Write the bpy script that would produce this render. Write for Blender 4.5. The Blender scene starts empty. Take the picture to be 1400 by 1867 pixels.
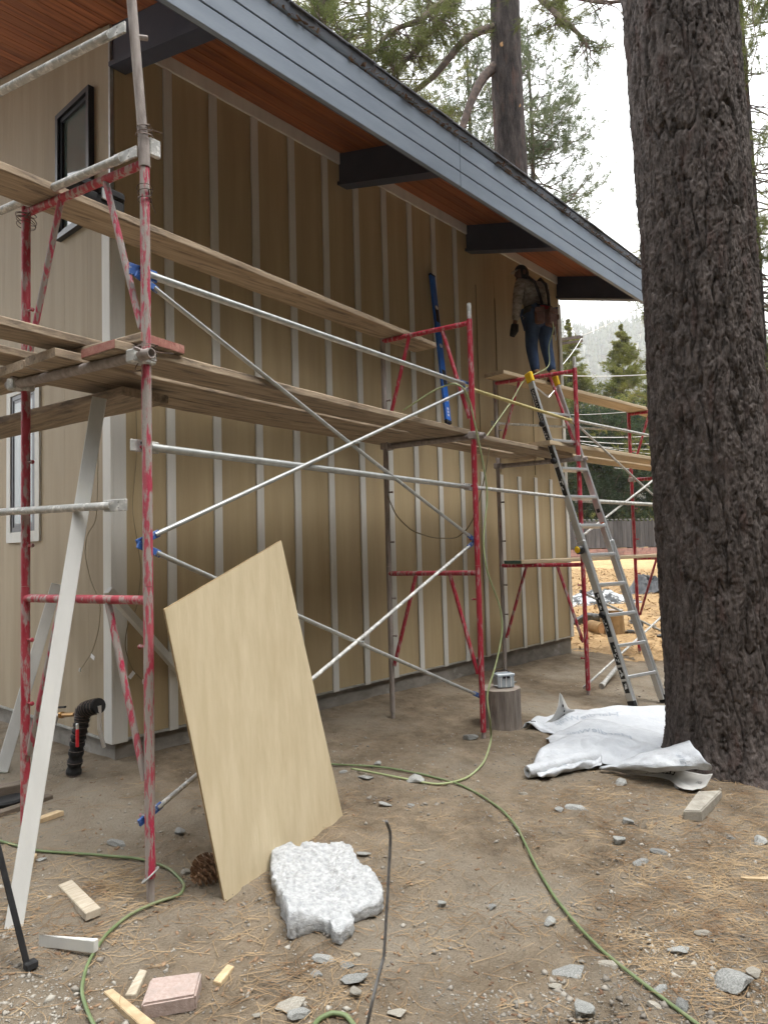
import bpy, bmesh, math, random
import numpy as np
from mathutils import Vector, Matrix

# ------------------------------------------------------------------ camera
SC = bpy.context.scene
COL = SC.collection
# camera axes (columns: right, up, back) for a phone held upright, tilted slightly up
CW, CH, FPX = 1400.0, 1867.0, 1294.0
_v1 = np.array([1145.0, -41.5, -FPX]); _v2 = np.array([-1460.0, -111.5, -FPX])
_X = _v1 / np.linalg.norm(_v1)
_Y = _v2 - _X * (_v2 @ _X); _Y /= np.linalg.norm(_Y)
_Z = np.cross(_X, _Y)
ROT = np.array([_X, _Y, _Z])
CAM = np.array([0.0, 0.0, 1.62])
cam = bpy.data.cameras.new('camera')
cam.sensor_fit = 'HORIZONTAL'; cam.sensor_width = 36.0; cam.lens = 36.0 * FPX / CW
cam.clip_start = 0.05; cam.clip_end = 4000.0
cam_o = bpy.data.objects.new('camera', cam); COL.objects.link(cam_o)
M = Matrix.Identity(4)
for i in range(3):
    for j in range(3): M[i][j] = ROT[i, j]
    M[i][3] = CAM[i]
cam_o.matrix_world = M
SC.camera = cam_o

# ------------------------------------------------------------------ sky (bright overcast) and veiled sun
world = bpy.data.worlds.new('World'); SC.world = world; world.use_nodes = True
SUN_EL, SUN_AZ = math.radians(63), math.radians(168)   # azimuth clockwise from +Y: veiled sun high behind the viewpoint
nt = world.node_tree; nt.nodes.clear()
n_out = nt.nodes.new('ShaderNodeOutputWorld'); n_bg = nt.nodes.new('ShaderNodeBackground')
n_sky = nt.nodes.new('ShaderNodeTexSky'); n_sky.sky_type = 'NISHITA'; n_sky.sun_disc = False
n_sky.sun_elevation = SUN_EL; n_sky.sun_rotation = SUN_AZ
n_sky.air_density = 1.0; n_sky.dust_density = 6.0; n_sky.ozone_density = 1.0
n_hs = nt.nodes.new('ShaderNodeHueSaturation'); n_hs.inputs['Saturation'].default_value = 0.16
n_mix = nt.nodes.new('ShaderNodeMix'); n_mix.data_type = 'RGBA'; n_mix.inputs[0].default_value = 0.8
n_cl = nt.nodes.new('ShaderNodeTexNoise'); n_cl.inputs['Scale'].default_value = 2.2; n_cl.inputs['Detail'].default_value = 5
n_tc = nt.nodes.new('ShaderNodeTexCoord')
n_rp = nt.nodes.new('ShaderNodeValToRGB')
n_rp.color_ramp.elements[0].position = 0.3; n_rp.color_ramp.elements[0].color = (10.5, 10.9, 11.4, 1)
n_rp.color_ramp.elements[1].position = 0.7; n_rp.color_ramp.elements[1].color = (14.0, 14.2, 14.3, 1)
L = nt.links.new
L(n_tc.outputs['Generated'], n_cl.inputs['Vector']); L(n_cl.outputs['Fac'], n_rp.inputs['Fac'])
L(n_sky.outputs['Color'], n_hs.inputs['Color']); L(n_hs.outputs['Color'], n_mix.inputs[6]); L(n_rp.outputs['Color'], n_mix.inputs[7])
n_sx = nt.nodes.new('ShaderNodeSeparateXYZ'); L(n_tc.outputs['Generated'], n_sx.inputs[0])      # overcast sky: zenith three times as bright as the horizon
n_mr = nt.nodes.new('ShaderNodeMapRange'); n_mr.inputs[1].default_value = 0.0; n_mr.inputs[2].default_value = 1.0; n_mr.inputs[3].default_value = 0.55; n_mr.inputs[4].default_value = 1.65
L(n_sx.outputs['Z'], n_mr.inputs[0])
n_mul = nt.nodes.new('ShaderNodeMix'); n_mul.data_type = 'RGBA'; n_mul.blend_type = 'MULTIPLY'; n_mul.inputs[0].default_value = 1.0
L(n_mix.outputs[2], n_mul.inputs[6]); L(n_mr.outputs[0], n_mul.inputs[7])
L(n_mul.outputs[2], n_bg.inputs['Color']); L(n_bg.outputs['Background'], n_out.inputs['Surface'])
n_bg.inputs['Strength'].default_value = 0.15
sun = bpy.data.lights.new('sun', 'SUN'); sun.energy = 1.5; sun.angle = math.radians(28); sun.color = (1.0, 0.96, 0.9)
sun_o = bpy.data.objects.new('sun', sun); COL.objects.link(sun_o)
_sd = Vector((math.sin(SUN_AZ) * math.cos(SUN_EL), math.cos(SUN_AZ) * math.cos(SUN_EL), math.sin(SUN_EL)))
sun_o.rotation_euler = _sd.to_track_quat('Z', 'Y').to_euler()
vs = SC.view_settings; vs.view_transform = 'Standard'; vs.look = 'None'; vs.exposure = 1.05; vs.gamma = 1.0
vs.use_curve_mapping = False
SC.cycles.use_denoising = True
SC.cycles.max_bounces = 8; SC.cycles.transparent_max_bounces = 12; SC.cycles.volume_bounces = 1

# ------------------------------------------------------------------ helpers
RNG = np.random.default_rng(7)
def V3(*a): return np.array(a, float)
def nrm(v): v = np.asarray(v, float); return v / (np.linalg.norm(v) + 1e-12)
def ray(u, v): return ROT @ np.array([u - CW / 2, -(v - 933.5), -FPX])
def on(u, v, ax, val):                       # world point where the sight line meets a plane of the building
    d = ray(u, v); return CAM + d * ((val - CAM[ax]) / d[ax])
def far(u, v, dist):                         # world point at a depth
    return CAM + ray(u, v) * (dist / FPX)

def _hash(ix, iy, seed):
    n = (ix.astype(np.int64) * 374761393 + iy.astype(np.int64) * 668265263 + seed * 974634777) & 0x7fffffff
    n = ((n ^ (n >> 13)) * 1274126177) & 0x7fffffff
    return ((n ^ (n >> 16)) & 0xffff) / 65535.0
def vnoise(x, y, seed=0):
    ix = np.floor(x); iy = np.floor(y); fx = x - ix; fy = y - iy
    fx = fx * fx * (3 - 2 * fx); fy = fy * fy * (3 - 2 * fy)
    a = _hash(ix, iy, seed); b = _hash(ix + 1, iy, seed); c = _hash(ix, iy + 1, seed); d = _hash(ix + 1, iy + 1, seed)
    return (a * (1 - fx) + b * fx) * (1 - fy) + (c * (1 - fx) + d * fx) * fy - 0.5
def fbm(x, y, oct=4, seed=0, gain=0.5):
    s = 0; a = 1.0
    for k in range(oct):
        s = s + a * vnoise(x * 2 ** k + 17.3 * k, y * 2 ** k - 9.1 * k, seed + k); a *= gain
    return s
def sstep(a, b, x): t = np.clip((x - a) / (b - a), 0, 1); return t * t * (3 - 2 * t)

def gz(x, y, fine=True):
    """height of the yard"""
    x = np.asarray(x, float); y = np.asarray(y, float)
    t = y - 1.7
    z = 0.1 * np.where(t > 0.4, t - 0.2, np.where(t < 0, 0, t * t / 0.8))
    z = np.minimum(z, 0.27)
    z = z - 0.022 * np.clip(x - 5, 0, 4.2) * sstep(1.5, 4.0, y)
    z = z + 0.043 * np.clip(x - 11, 0, 26)
    z = z + 0.02 * np.clip(y - 8, 0, 30) * sstep(9, 14, x)
    # low mound in the middle of the yard
    z = z + 0.035 * np.exp(-((x - 3.3) ** 2 + (y - 2.2) ** 2) / 0.5)
    z = z + 0.05 * np.exp(-((x - 5.2) ** 2 + (y - 1.6) ** 2) / 0.7)
    if fine: z = z + 0.022 * fbm(x * 1.6, y * 1.6, 2, 3)
    return z
def G(u, v, dz=0.0):
    z = 0.05
    for _ in range(12):
        p = on(u, v, 2, z + dz); z = float(gz(p[0], p[1]))
    return np.array([p[0], p[1], z])

WLOC = {}
def thing(name, label, cat, loc=(0, 0, 0), group=None):
    o = bpy.data.objects.new(name, None); COL.objects.link(o)
    o.location = [float(c) for c in loc]; o.empty_display_size = 0.1
    o['label'] = label; o['category'] = cat
    if group: o['group'] = group
    WLOC[o.name] = np.array(loc, float)
    return o
def tag(o, label, cat, group=None):
    o['label'] = label; o['category'] = cat
    if group: o['group'] = group
    return o
def link(name, me, mat, parent=None, loc=None):
    o = bpy.data.objects.new(name, me); COL.objects.link(o)
    if mat is not None and not me.materials: me.materials.append(mat)
    if parent is not None:
        o.parent = parent; WLOC[o.name] = WLOC[parent.name] + (0 if loc is None else np.array(loc))
        if loc is not None: o.location = [float(c) for c in loc]
    else:
        WLOC[o.name] = np.array(loc if loc is not None else (0, 0, 0), float)
        if loc is not None: o.location = [float(c) for c in loc]
    return o

class MB:
    """collects geometry in world coordinates, builds ONE mesh object"""
    def __init__(s): s.v = []; s.f = []; s.n = 0
    def add(s, verts, faces):
        verts = np.asarray(verts, float).reshape(-1, 3)
        s.v.append(verts); s.f.extend([tuple(int(i) + s.n for i in f) for f in faces]); s.n += len(verts); return s
    def box(s, lo, hi):
        lo = np.asarray(lo, float); hi = np.asarray(hi, float)
        return s.obox((lo + hi) / 2, np.eye(3), (hi - lo) / 2)
    def obox(s, c, ax, h, bev=0.0):
        c = np.asarray(c, float); ax = np.asarray(ax, float)
        b = min(bev, min(h) * 0.45)
        if b <= 0:
            vs = [c + sx * h[0] * ax[0] + sy * h[1] * ax[1] + sz * h[2] * ax[2] for sx in (-1, 1) for sy in (-1, 1) for sz in (-1, 1)]
            return s.add(vs, [(0, 1, 3, 2), (4, 6, 7, 5), (0, 4, 5, 1), (2, 3, 7, 6), (0, 2, 6, 4), (1, 5, 7, 3)])
        bm = bmesh.new(); bmesh.ops.create_cube(bm, size=2.0)
        for v in bm.verts: v.co = Vector((v.co.x * h[0], v.co.y * h[1], v.co.z * h[2]))
        bmesh.ops.bevel(bm, geom=bm.edges[:], offset=b, segments=1, affect='EDGES')
        bm.verts.index_update()
        vs = [c + v.co.x * ax[0] + v.co.y * ax[1] + v.co.z * ax[2] for v in bm.verts]
        fs = [[v.index for v in f.verts] for f in bm.faces]; bm.free()
        return s.add(vs, fs)
    def beam(s, p0, p1, w, h, up=(0, 0, 1), bev=0.0):
        """rectangular bar p0->p1, w across, h along `up`"""
        p0 = np.asarray(p0, float); p1 = np.asarray(p1, float)
        a = nrm(p1 - p0); b = nrm(np.cross(up, a)); c = np.cross(a, b)
        return s.obox((p0 + p1) / 2, [a, b, c], (np.linalg.norm(p1 - p0) / 2, w / 2, h / 2), bev)
    def tube(s, pts, r, seg=10, cap=True):
        pts = np.asarray(pts, float); n = len(pts)
        r = np.full(n, r) if np.isscalar(r) else np.asarray(r, float)
        t = np.gradient(pts, axis=0); t /= np.linalg.norm(t, axis=1)[:, None] + 1e-12
        ref = np.array([0, 0, 1.0]) if abs(t[0][2]) < 0.9 else np.array([1.0, 0, 0])
        u = nrm(np.cross(t[0], ref)); rings = []
        ang = np.linspace(0, 2 * np.pi, seg, endpoint=False)
        for i in range(n):
            u = nrm(u - t[i] * (u @ t[i])); w = np.cross(t[i], u)
            rings.append(pts[i] + r[i] * (np.cos(ang)[:, None] * u + np.sin(ang)[:, None] * w))
        fs = []
        for i in range(n - 1):
            for k in range(seg):
                k2 = (k + 1) % seg
                fs.append((i * seg + k, i * seg + k2, (i + 1) * seg + k2, (i + 1) * seg + k))
        if cap: fs.append(tuple(range(seg))[::-1]); fs.append(tuple((n - 1) * seg + k for k in range(seg)))
        return s.add(np.concatenate(rings), fs)
    def lathe(s, c, prof, seg=20, ax=None):
        """prof: (radius, height) list about axis ax (3x3: u, w, axis)"""
        ax = np.eye(3) if ax is None else np.asarray(ax); c = np.asarray(c, float)
        ang = np.linspace(0, 2 * np.pi, seg, endpoint=False); vs = []
        for r, h in prof: vs.append(c + r * (np.cos(ang)[:, None] * ax[0] + np.sin(ang)[:, None] * ax[1]) + h * ax[2])
        fs = []
        for i in range(len(prof) - 1):
            for k in range(seg):
                k2 = (k + 1) % seg; fs.append((i * seg + k, i * seg + k2, (i + 1) * seg + k2, (i + 1) * seg + k))
        fs.append(tuple(range(seg))[::-1]); fs.append(tuple((len(prof) - 1) * seg + k for k in range(seg)))
        return s.add(np.concatenate(vs), fs)
    def grid(s, P, closed_u=False):
        nu, nv = P.shape[:2]; fs = []
        for i in range(nu if closed_u else nu - 1):
            for j in range(nv - 1):
                i2 = (i + 1) % nu; fs.append((i * nv + j, i2 * nv + j, i2 * nv + j + 1, i * nv + j + 1))
        return s.add(P.reshape(-1, 3), fs)
    def prism(s, poly, d):
        """extrude polygon (list of 3-D points) by vector d"""
        poly = np.asarray(poly, float); n = len(poly); d = np.asarray(d, float)
        return s.add(np.concatenate([poly, poly + d]), [tuple(range(n))[::-1], tuple(range(n, 2 * n))] + [(i, (i + 1) % n, n + (i + 1) % n, n + i) for i in range(n)])
    def build(s, name, mat, parent=None, smooth=False, loc=None):
        v = np.concatenate(s.v)
        base = WLOC[parent.name] if parent is not None else np.zeros(3)
        if loc is not None: base = np.asarray(loc, float)
        me = bpy.data.meshes.new(name); me.from_pydata((v - base).tolist(), [], s.f); me.update()
        if smooth is True:
            me.polygons.foreach_set('use_smooth', [True] * len(me.polygons))
        o = link(name, me, mat, parent, None if (parent is not None or loc is None) else loc)
        if parent is not None and loc is not None:
            o.location = [float(c) for c in (np.asarray(loc) - WLOC[parent.name])]; WLOC[o.name] = np.asarray(loc, float)
        if smooth == 'auto':
            me.polygons.foreach_set('use_smooth', [True] * len(me.polygons))
            try: me.set_sharp_from_angle(angle=math.radians(40))
            except Exception: pass
        return o
def fastmesh(name, verts, faces_flat, nper, mat, parent=None, smooth=False):
    """big triangle / quad meshes straight from numpy"""
    me = bpy.data.meshes.new(name); verts = np.asarray(verts, np.float32).reshape(-1, 3)
    if parent is not None: verts = verts - WLOC[parent.name].astype(np.float32)
    nf = len(faces_flat) // nper
    me.vertices.add(len(verts)); me.vertices.foreach_set('co', verts.ravel())
    me.loops.add(len(faces_flat)); me.loops.foreach_set('vertex_index', np.asarray(faces_flat, np.int32))
    me.polygons.add(nf); me.polygons.foreach_set('loop_start', np.arange(0, nf * nper, nper, dtype=np.int32))
    if smooth: me.polygons.foreach_set('use_smooth', np.ones(nf, bool))
    me.update(calc_edges=True)
    return link(name, me, mat, parent)

# ------------------------------------------------------------------ materials
MAT = {}
def pm(name, c1, c2=None, scale=(6, 6, 6), detail=6, rough=0.75, bump=0.0, bscale=None, metallic=0.0, lo=0.35, hi=0.65,
       c3=None, s3=(2, 2, 2), t3=(0.55, 0.62), spec=0.35, rvar=0.0, objrand=0.0, dist=0.01, rough_n=0.6):
    """two-tone noise material; c3 = a third tone in blotches; objrand = brightness change from object to object"""
    m = bpy.data.materials.new(name); m.use_nodes = True; t = m.node_tree; N = t.nodes; K = t.links.new
    b = N['Principled BSDF']; b.inputs['Roughness'].default_value = rough; b.inputs['Metallic'].default_value = metallic
    b.inputs['Specular IOR Level'].default_value = spec
    tc = N.new('ShaderNodeTexCoord')
    def noise(sc, det, rn=0.6):
        mp = N.new('ShaderNodeMapping'); mp.inputs['Scale'].default_value = sc; K(tc.outputs['Object'], mp.inputs['Vector'])
        nz = N.new('ShaderNodeTexNoise'); nz.inputs['Scale'].default_value = 1.0; nz.inputs['Detail'].default_value = det
        nz.inputs['Roughness'].default_value = rn; K(mp.outputs['Vector'], nz.inputs['Vector']); return nz
    c2 = c2 or c1
    nz = noise(scale, detail, rough_n)
    rp = N.new('ShaderNodeValToRGB'); rp.color_ramp.elements[0].position = lo; rp.color_ramp.elements[1].position = hi
    rp.color_ramp.elements[0].color = (*c1, 1); rp.color_ramp.elements[1].color = (*c2, 1)
    K(nz.outputs['Fac'], rp.inputs['Fac']); col = rp.outputs['Color']
    if c3 is not None:
        n3 = noise(s3, 6, 0.65); r3 = N.new('ShaderNodeValToRGB')
        r3.color_ramp.elements[0].position = t3[0]; r3.color_ramp.elements[1].position = t3[1]
        K(n3.outputs['Fac'], r3.inputs['Fac'])
        mx = N.new('ShaderNodeMix'); mx.data_type = 'RGBA'; K(r3.outputs['Color'], mx.inputs[0]); K(col, mx.inputs[6])
        mx.inputs[7].default_value = (*c3, 1); col = mx.outputs[2]
    if objrand:
        oi = N.new('ShaderNodeObjectInfo'); mr = N.new('ShaderNodeMapRange'); mr.inputs[3].default_value = 1 - objrand; mr.inputs[4].default_value = 1 + objrand
        K(oi.outputs['Random'], mr.inputs[0]); hs = N.new('ShaderNodeHueSaturation'); K(mr.outputs[0], hs.inputs['Value']); K(col, hs.inputs['Color']); col = hs.outputs['Color']
    K(col, b.inputs['Base Color'])
    if bump:
        nb = noise(bscale or scale, 8, 0.65); bp = N.new('ShaderNodeBump'); bp.inputs['Strength'].default_value = bump; bp.inputs['Distance'].default_value = dist
        K(nb.outputs['Fac'], bp.inputs['Height']); K(bp.outputs['Normal'], b.inputs['Normal'])
    MAT[name] = m; return m

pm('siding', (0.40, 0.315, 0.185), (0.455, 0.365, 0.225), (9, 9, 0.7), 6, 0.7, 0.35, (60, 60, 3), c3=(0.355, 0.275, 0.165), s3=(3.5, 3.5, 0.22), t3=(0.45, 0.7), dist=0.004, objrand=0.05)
pm('siding_gable_shaded', (0.325, 0.262, 0.178), (0.375, 0.308, 0.215), (9, 9, 0.7), 6, 0.7, 0.3, (60, 60, 3), c3=(0.29, 0.232, 0.155), s3=(4, 4, 0.3), t3=(0.5, 0.75), dist=0.004, objrand=0.05)  # same paint as the eave wall, darkened to stand in for shade
pm('panel_new', (0.50, 0.415, 0.27), (0.58, 0.49, 0.335), (14, 3, 3), 5, 0.6, 0.5, (70, 70, 2.2), c3=(0.47, 0.38, 0.24), s3=(3, 3, 0.5), t3=(0.45, 0.7), dist=0.004)
pm('panel_core', (0.30, 0.21, 0.11), (0.4, 0.29, 0.16), (40, 40, 40), 4, 0.85)
pm('trim_primed', (0.57, 0.57, 0.545), (0.65, 0.645, 0.615), (8, 8, 1.0), 6, 0.6, 0.25, (50, 50, 3), c3=(0.50, 0.49, 0.45), s3=(3, 3, 0.8), t3=(0.5, 0.75), dist=0.003, objrand=0.04)
pm('trim_white', (0.54, 0.54, 0.52), (0.61, 0.61, 0.59), (10, 10, 1.5), 6, 0.55, 0.3, (60, 60, 4), c3=(0.6, 0.59, 0.52), s3=(5, 5, 2), t3=(0.55, 0.75), dist=0.003)
pm('soffit_wood', (0.20, 0.056, 0.020), (0.38, 0.130, 0.044), (1.2, 26, 26), 8, 0.5, 0.3, (2, 60, 60), c3=(0.13, 0.033, 0.013), s3=(2.5, 14, 14), t3=(0.55, 0.75), dist=0.003, objrand=0.22)
pm('fascia_blue', (0.165, 0.20, 0.252), (0.205, 0.245, 0.30), (2, 9, 9), 6, 0.5, 0.2, (6, 60, 60), c3=(0.225, 0.262, 0.315), s3=(1.0, 4, 4), t3=(0.5, 0.75), dist=0.003, objrand=0.05)
pm('rafter_paint', (0.036, 0.042, 0.066), (0.05, 0.057, 0.086), (4, 4, 4), 6, 0.5, 0.15, (20, 20, 20), dist=0.003)
pm('concrete', (0.17, 0.155, 0.135), (0.27, 0.25, 0.225), (5, 5, 9), 8, 0.9, 0.6, (30, 30, 30), c3=(0.34, 0.33, 0.31), s3=(3, 3, 7), t3=(0.58, 0.7), dist=0.006)
pm('shingle', (0.10, 0.105, 0.12), (0.17, 0.175, 0.19), (30, 30, 30), 5, 0.9, 0.7, (120, 120, 120), dist=0.004, objrand=0.2)
pm('edge_strip', (0.12, 0.135, 0.165), (0.17, 0.185, 0.215), (3, 20, 20), 6, 0.7, 0.4, (10, 60, 60), dist=0.003, objrand=0.1)
pm('black_vinyl', (0.012, 0.014, 0.02), (0.018, 0.02, 0.028), (4, 4, 4), 3, 0.35)
pm('rubber_black', (0.012, 0.012, 0.013), (0.024, 0.024, 0.025), (12, 12, 12), 3, 0.8, 0.3, (60, 60, 60), dist=0.003)
pm('red_clean', (0.33, 0.016, 0.035), (0.40, 0.035, 0.06), (14, 14, 3), 6, 0.42, 0.2, (60, 60, 40), c3=(0.42, 0.28, 0.27), s3=(44, 44, 12), t3=(0.53, 0.63), dist=0.003)
pm('red_dusty', (0.33, 0.02, 0.04), (0.40, 0.06, 0.08), (20, 20, 8), 6, 0.6, 0.5, (90, 90, 60), c3=(0.36, 0.27, 0.255), s3=(34, 34, 10), t3=(0.49, 0.58), dist=0.004)
pm('red_worn', (0.42, 0.02, 0.065), (0.40, 0.10, 0.12), (20, 20, 4), 6, 0.6, 0.9, (120, 120, 60), c3=(0.33, 0.29, 0.265), s3=(38, 38, 7), t3=(0.46, 0.52), dist=0.008)
pm('steel_grimy', (0.23, 0.195, 0.18), (0.36, 0.315, 0.29), (30, 30, 6), 7, 0.7, 0.8, (100, 100, 50), c3=(0.24, 0.05, 0.06), s3=(22, 22, 4), t3=(0.66, 0.72), dist=0.006)
pm('galvanized', (0.36, 0.37, 0.36), (0.47, 0.48, 0.47), (16, 16, 16), 5, 0.42, 0.25, (70, 70, 70), metallic=0.55, c3=(0.55, 0.55, 0.52), s3=(12, 12, 12), t3=(0.6, 0.7), dist=0.003)
pm('galvanized_splash', (0.34, 0.34, 0.325), (0.48, 0.475, 0.455), (22, 22, 22), 6, 0.6, 0.7, (90, 90, 90), metallic=0.2, c3=(0.63, 0.62, 0.59), s3=(30, 30, 30), t3=(0.52, 0.6), dist=0.005)
pm('tube_yellow', (0.40, 0.33, 0.12), (0.52, 0.45, 0.22), (16, 16, 16), 5, 0.5, 0.2, (60, 60, 60), metallic=0.2, dist=0.003)
pm('blue_paint', (0.03, 0.085, 0.28), (0.05, 0.13, 0.38), (30, 30, 30), 5, 0.5, 0.4, (80, 80, 80), c3=(0.36, 0.38, 0.40), s3=(45, 45, 45), t3=(0.58, 0.64), dist=0.004)
pm('blue_dark', (0.02, 0.035, 0.09), (0.04, 0.06, 0.15), (30, 30, 30), 5, 0.5, 0.4, (80, 80, 80), dist=0.004)
pm('plank_x', (0.225, 0.168, 0.115), (0.40, 0.315, 0.225), (1.6, 34, 34), 9, 0.85, 0.9, (3, 90, 90), c3=(0.135, 0.105, 0.08), s3=(3.0, 16, 16), t3=(0.53, 0.68), dist=0.006, objrand=0.10)
pm('plank_y', (0.215, 0.16, 0.11), (0.38, 0.30, 0.215), (34, 1.6, 34), 9, 0.85, 0.9, (90, 3, 90), c3=(0.13, 0.10, 0.075), s3=(14, 3, 14), t3=(0.5, 0.66), dist=0.006, objrand=0.12)
pm('plank_pale', (0.40, 0.31, 0.205), (0.50, 0.40, 0.275), (1.3, 24, 24), 7, 0.8, 0.4, (3, 70, 70), dist=0.004)
pm('plank_end_red', (0.30, 0.11, 0.09), (0.40, 0.2, 0.16), (20, 20, 20), 6, 0.85, 0.5, (60, 60, 60))
pm('plank_end_green', (0.06, 0.13, 0.10), (0.12, 0.19, 0.15), (20, 20, 20), 6, 0.85, 0.5, (60, 60, 60))
pm('wire_rust', (0.10, 0.065, 0.05), (0.2, 0.16, 0.14), (60, 60, 60), 4, 0.6, metallic=0.5)
pm('aluminium', (0.60, 0.61, 0.62), (0.68, 0.69, 0.70), (10, 10, 3), 4, 0.34, 0.1, (60, 60, 20), metallic=0.75, dist=0.002)
pm('cap_yellow', (0.75, 0.47, 0.015), (0.8, 0.52, 0.03), (8, 8, 8), 3, 0.45)
pm('sticker_black', (0.014, 0.014, 0.016), (0.025, 0.025, 0.026), (12, 12, 12), 3, 0.4)
pm('sticker_white', (0.75, 0.75, 0.74), None, rough=0.45)
pm('sticker_orange', (0.65, 0.15, 0.03), None, rough=0.45)
pm('level_blue', (0.012, 0.12, 0.55), (0.018, 0.15, 0.62), (9, 9, 9), 3, 0.3, spec=0.5)
pm('dirt', (0.130, 0.100, 0.070), (0.315, 0.252, 0.180), (4, 4, 4), 12, 0.95, 1.0, (70, 70, 70), dist=0.03, rough_n=0.78, c3=(0.295, 0.255, 0.20), s3=(0.8, 0.8, 0.8), t3=(0.46, 0.64), spec=0.1)
pm('stone_grey', (0.20, 0.205, 0.195), (0.40, 0.40, 0.38), (14, 14, 14), 8, 0.85, 0.8, (70, 70, 70), dist=0.006, objrand=0.28)
pm('stone_tan', (0.30, 0.275, 0.23), (0.46, 0.43, 0.37), (14, 14, 14), 8, 0.85, 0.8, (70, 70, 70), dist=0.006, objrand=0.2)
pm('gravel', (0.19, 0.17, 0.145), (0.36, 0.335, 0.29), (3, 3, 3), 6, 0.9, spec=0.2, lo=0.4, hi=0.6)
pm('needles_dry', (0.19, 0.115, 0.058), (0.37, 0.265, 0.15), (4, 4, 4), 5, 0.75, lo=0.4, hi=0.6)
pm('bark_chip', (0.13, 0.075, 0.045), (0.29, 0.19, 0.115), (5, 5, 5), 5, 0.85, lo=0.4, hi=0.6)
pm('straw', (0.33, 0.215, 0.105), (0.46, 0.315, 0.17), (3, 3, 3), 9, 0.9, 0.9, (9, 9, 9), dist=0.06, rough_n=0.75, c3=(0.22, 0.145, 0.08), s3=(1.4, 1.4, 1.4), t3=(0.55, 0.7), spec=0.1)
pm('bark', (0.034, 0.028, 0.025), (0.155, 0.130, 0.120), (22, 22, 7), 9, 0.92, 0.8, (80, 80, 22), dist=0.02, c3=(0.085, 0.055, 0.048), s3=(9, 9, 3), t3=(0.55, 0.7), rough_n=0.7, spec=0.15)
pm('bark_far', (0.028, 0.024, 0.023), (0.088, 0.071, 0.067), (9, 9, 2.5), 8, 0.92, 1.0, (14, 14, 3.5), dist=0.06, c3=(0.10, 0.06, 0.05), s3=(5, 5, 1.5), t3=(0.55, 0.7), spec=0.15)
pm('bark_limb', (0.075, 0.06, 0.055), (0.17, 0.12, 0.10), (9, 9, 9), 6, 0.9, 0.5, (20, 20, 20), dist=0.03)
pm('knot_wood', (0.36, 0.2, 0.09), (0.5, 0.3, 0.15), (20, 20, 20), 4, 0.8)
pm('log_grey', (0.14, 0.115, 0.10), (0.28, 0.24, 0.205), (26, 26, 2.5), 8, 0.9, 0.8, (50, 50, 4), dist=0.015, c3=(0.085, 0.068, 0.06), s3=(12, 12, 1.5), t3=(0.56, 0.68))
pm('log_top', (0.24, 0.20, 0.165), (0.34, 0.295, 0.25), (8, 8, 8), 7, 0.9, 0.5, (40, 40, 40))
pm('log_tan', (0.19, 0.115, 0.05), (0.31, 0.195, 0.085), (10, 10, 4), 6, 0.85, 0.6, (30, 30, 8), c3=(0.09, 0.06, 0.04), s3=(5, 5, 3), t3=(0.55, 0.66))
pm('wrap_white', (0.45, 0.47, 0.50), (0.54, 0.56, 0.585), (7, 7, 7), 6, 0.5, 0.6, (12, 12, 12), dist=0.035, spec=0.4)
pm('wrap_inner', (0.48, 0.47, 0.445), (0.55, 0.54, 0.515), (5, 5, 5), 5, 0.6)
pm('print_grey', (0.36, 0.40, 0.45), None, rough=0.6)
pm('print_black', (0.02, 0.02, 0.02), None, rough=0.6)
pm('batt_white', (0.35, 0.36, 0.37), (0.54, 0.55, 0.555), (45, 45, 45), 8, 0.95, 1.0, (70, 70, 70), dist=0.012, c3=(0.085, 0.08, 0.075), s3=(120, 120, 120), t3=(0.66, 0.70), spec=0.1)
pm('scrap_wood', (0.37, 0.27, 0.155), (0.53, 0.41, 0.26), (18, 18, 18), 7, 0.85, 0.5, (60, 60, 60), dist=0.004, objrand=0.15)
pm('scrap_grey', (0.34, 0.29, 0.215), (0.50, 0.44, 0.35), (10, 60, 10), 7, 0.85, 0.7, (30, 120, 30), dist=0.006)
pm('timber_dark', (0.10, 0.08, 0.06), (0.2, 0.16, 0.125), (4, 30, 30), 7, 0.9, 0.6, (8, 60, 60), dist=0.01)
pm('paver', (0.31, 0.235, 0.205), (0.41, 0.325, 0.29), (60, 60, 60), 8, 0.9, 0.6, (150, 150, 150), dist=0.004, c3=(0.30, 0.25, 0.225), s3=(14, 14, 14), t3=(0.52, 0.7))
pm('hose_green', (0.11, 0.15, 0.065), (0.16, 0.205, 0.10), (9, 9, 9), 4, 0.45, c3=(0.22, 0.215, 0.12), s3=(7, 7, 7), t3=(0.56, 0.68))
pm('hose_pale', (0.27, 0.31, 0.15), (0.33, 0.37, 0.20), (9, 9, 9), 4, 0.45)
pm('cable_tan', (0.20, 0.165, 0.10), (0.26, 0.215, 0.13), (9, 9, 9), 4, 0.55)
pm('rebar_steel', (0.11, 0.105, 0.10), (0.2, 0.195, 0.19), (20, 20, 20), 5, 0.55, metallic=0.4)
pm('brass', (0.42, 0.25, 0.09), (0.30, 0.16, 0.06), (20, 20, 20), 4, 0.4, metallic=0.8)
pm('red_handle', (0.55, 0.02, 0.03), None, rough=0.4)
pm('cone_brown', (0.11, 0.055, 0.028), (0.36, 0.215, 0.12), (60, 60, 60), 5, 0.8)
pm('fence_dark', (0.035, 0.034, 0.036), (0.075, 0.072, 0.074), (14, 14, 1.2), 7, 0.9, 0.4, (30, 30, 3), objrand=0.35)
pm('fence_cap', (0.16, 0.16, 0.15), (0.25, 0.25, 0.235), (14, 14, 3), 5, 0.9)
pm('brick_far', (0.20, 0.11, 0.095), (0.30, 0.18, 0.155), (8, 8, 8), 6, 0.9, objrand=0.2)
pm('tarp_black', (0.006, 0.007, 0.009), (0.016, 0.018, 0.022), (6, 6, 6), 4, 0.28, spec=0.5)
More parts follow.
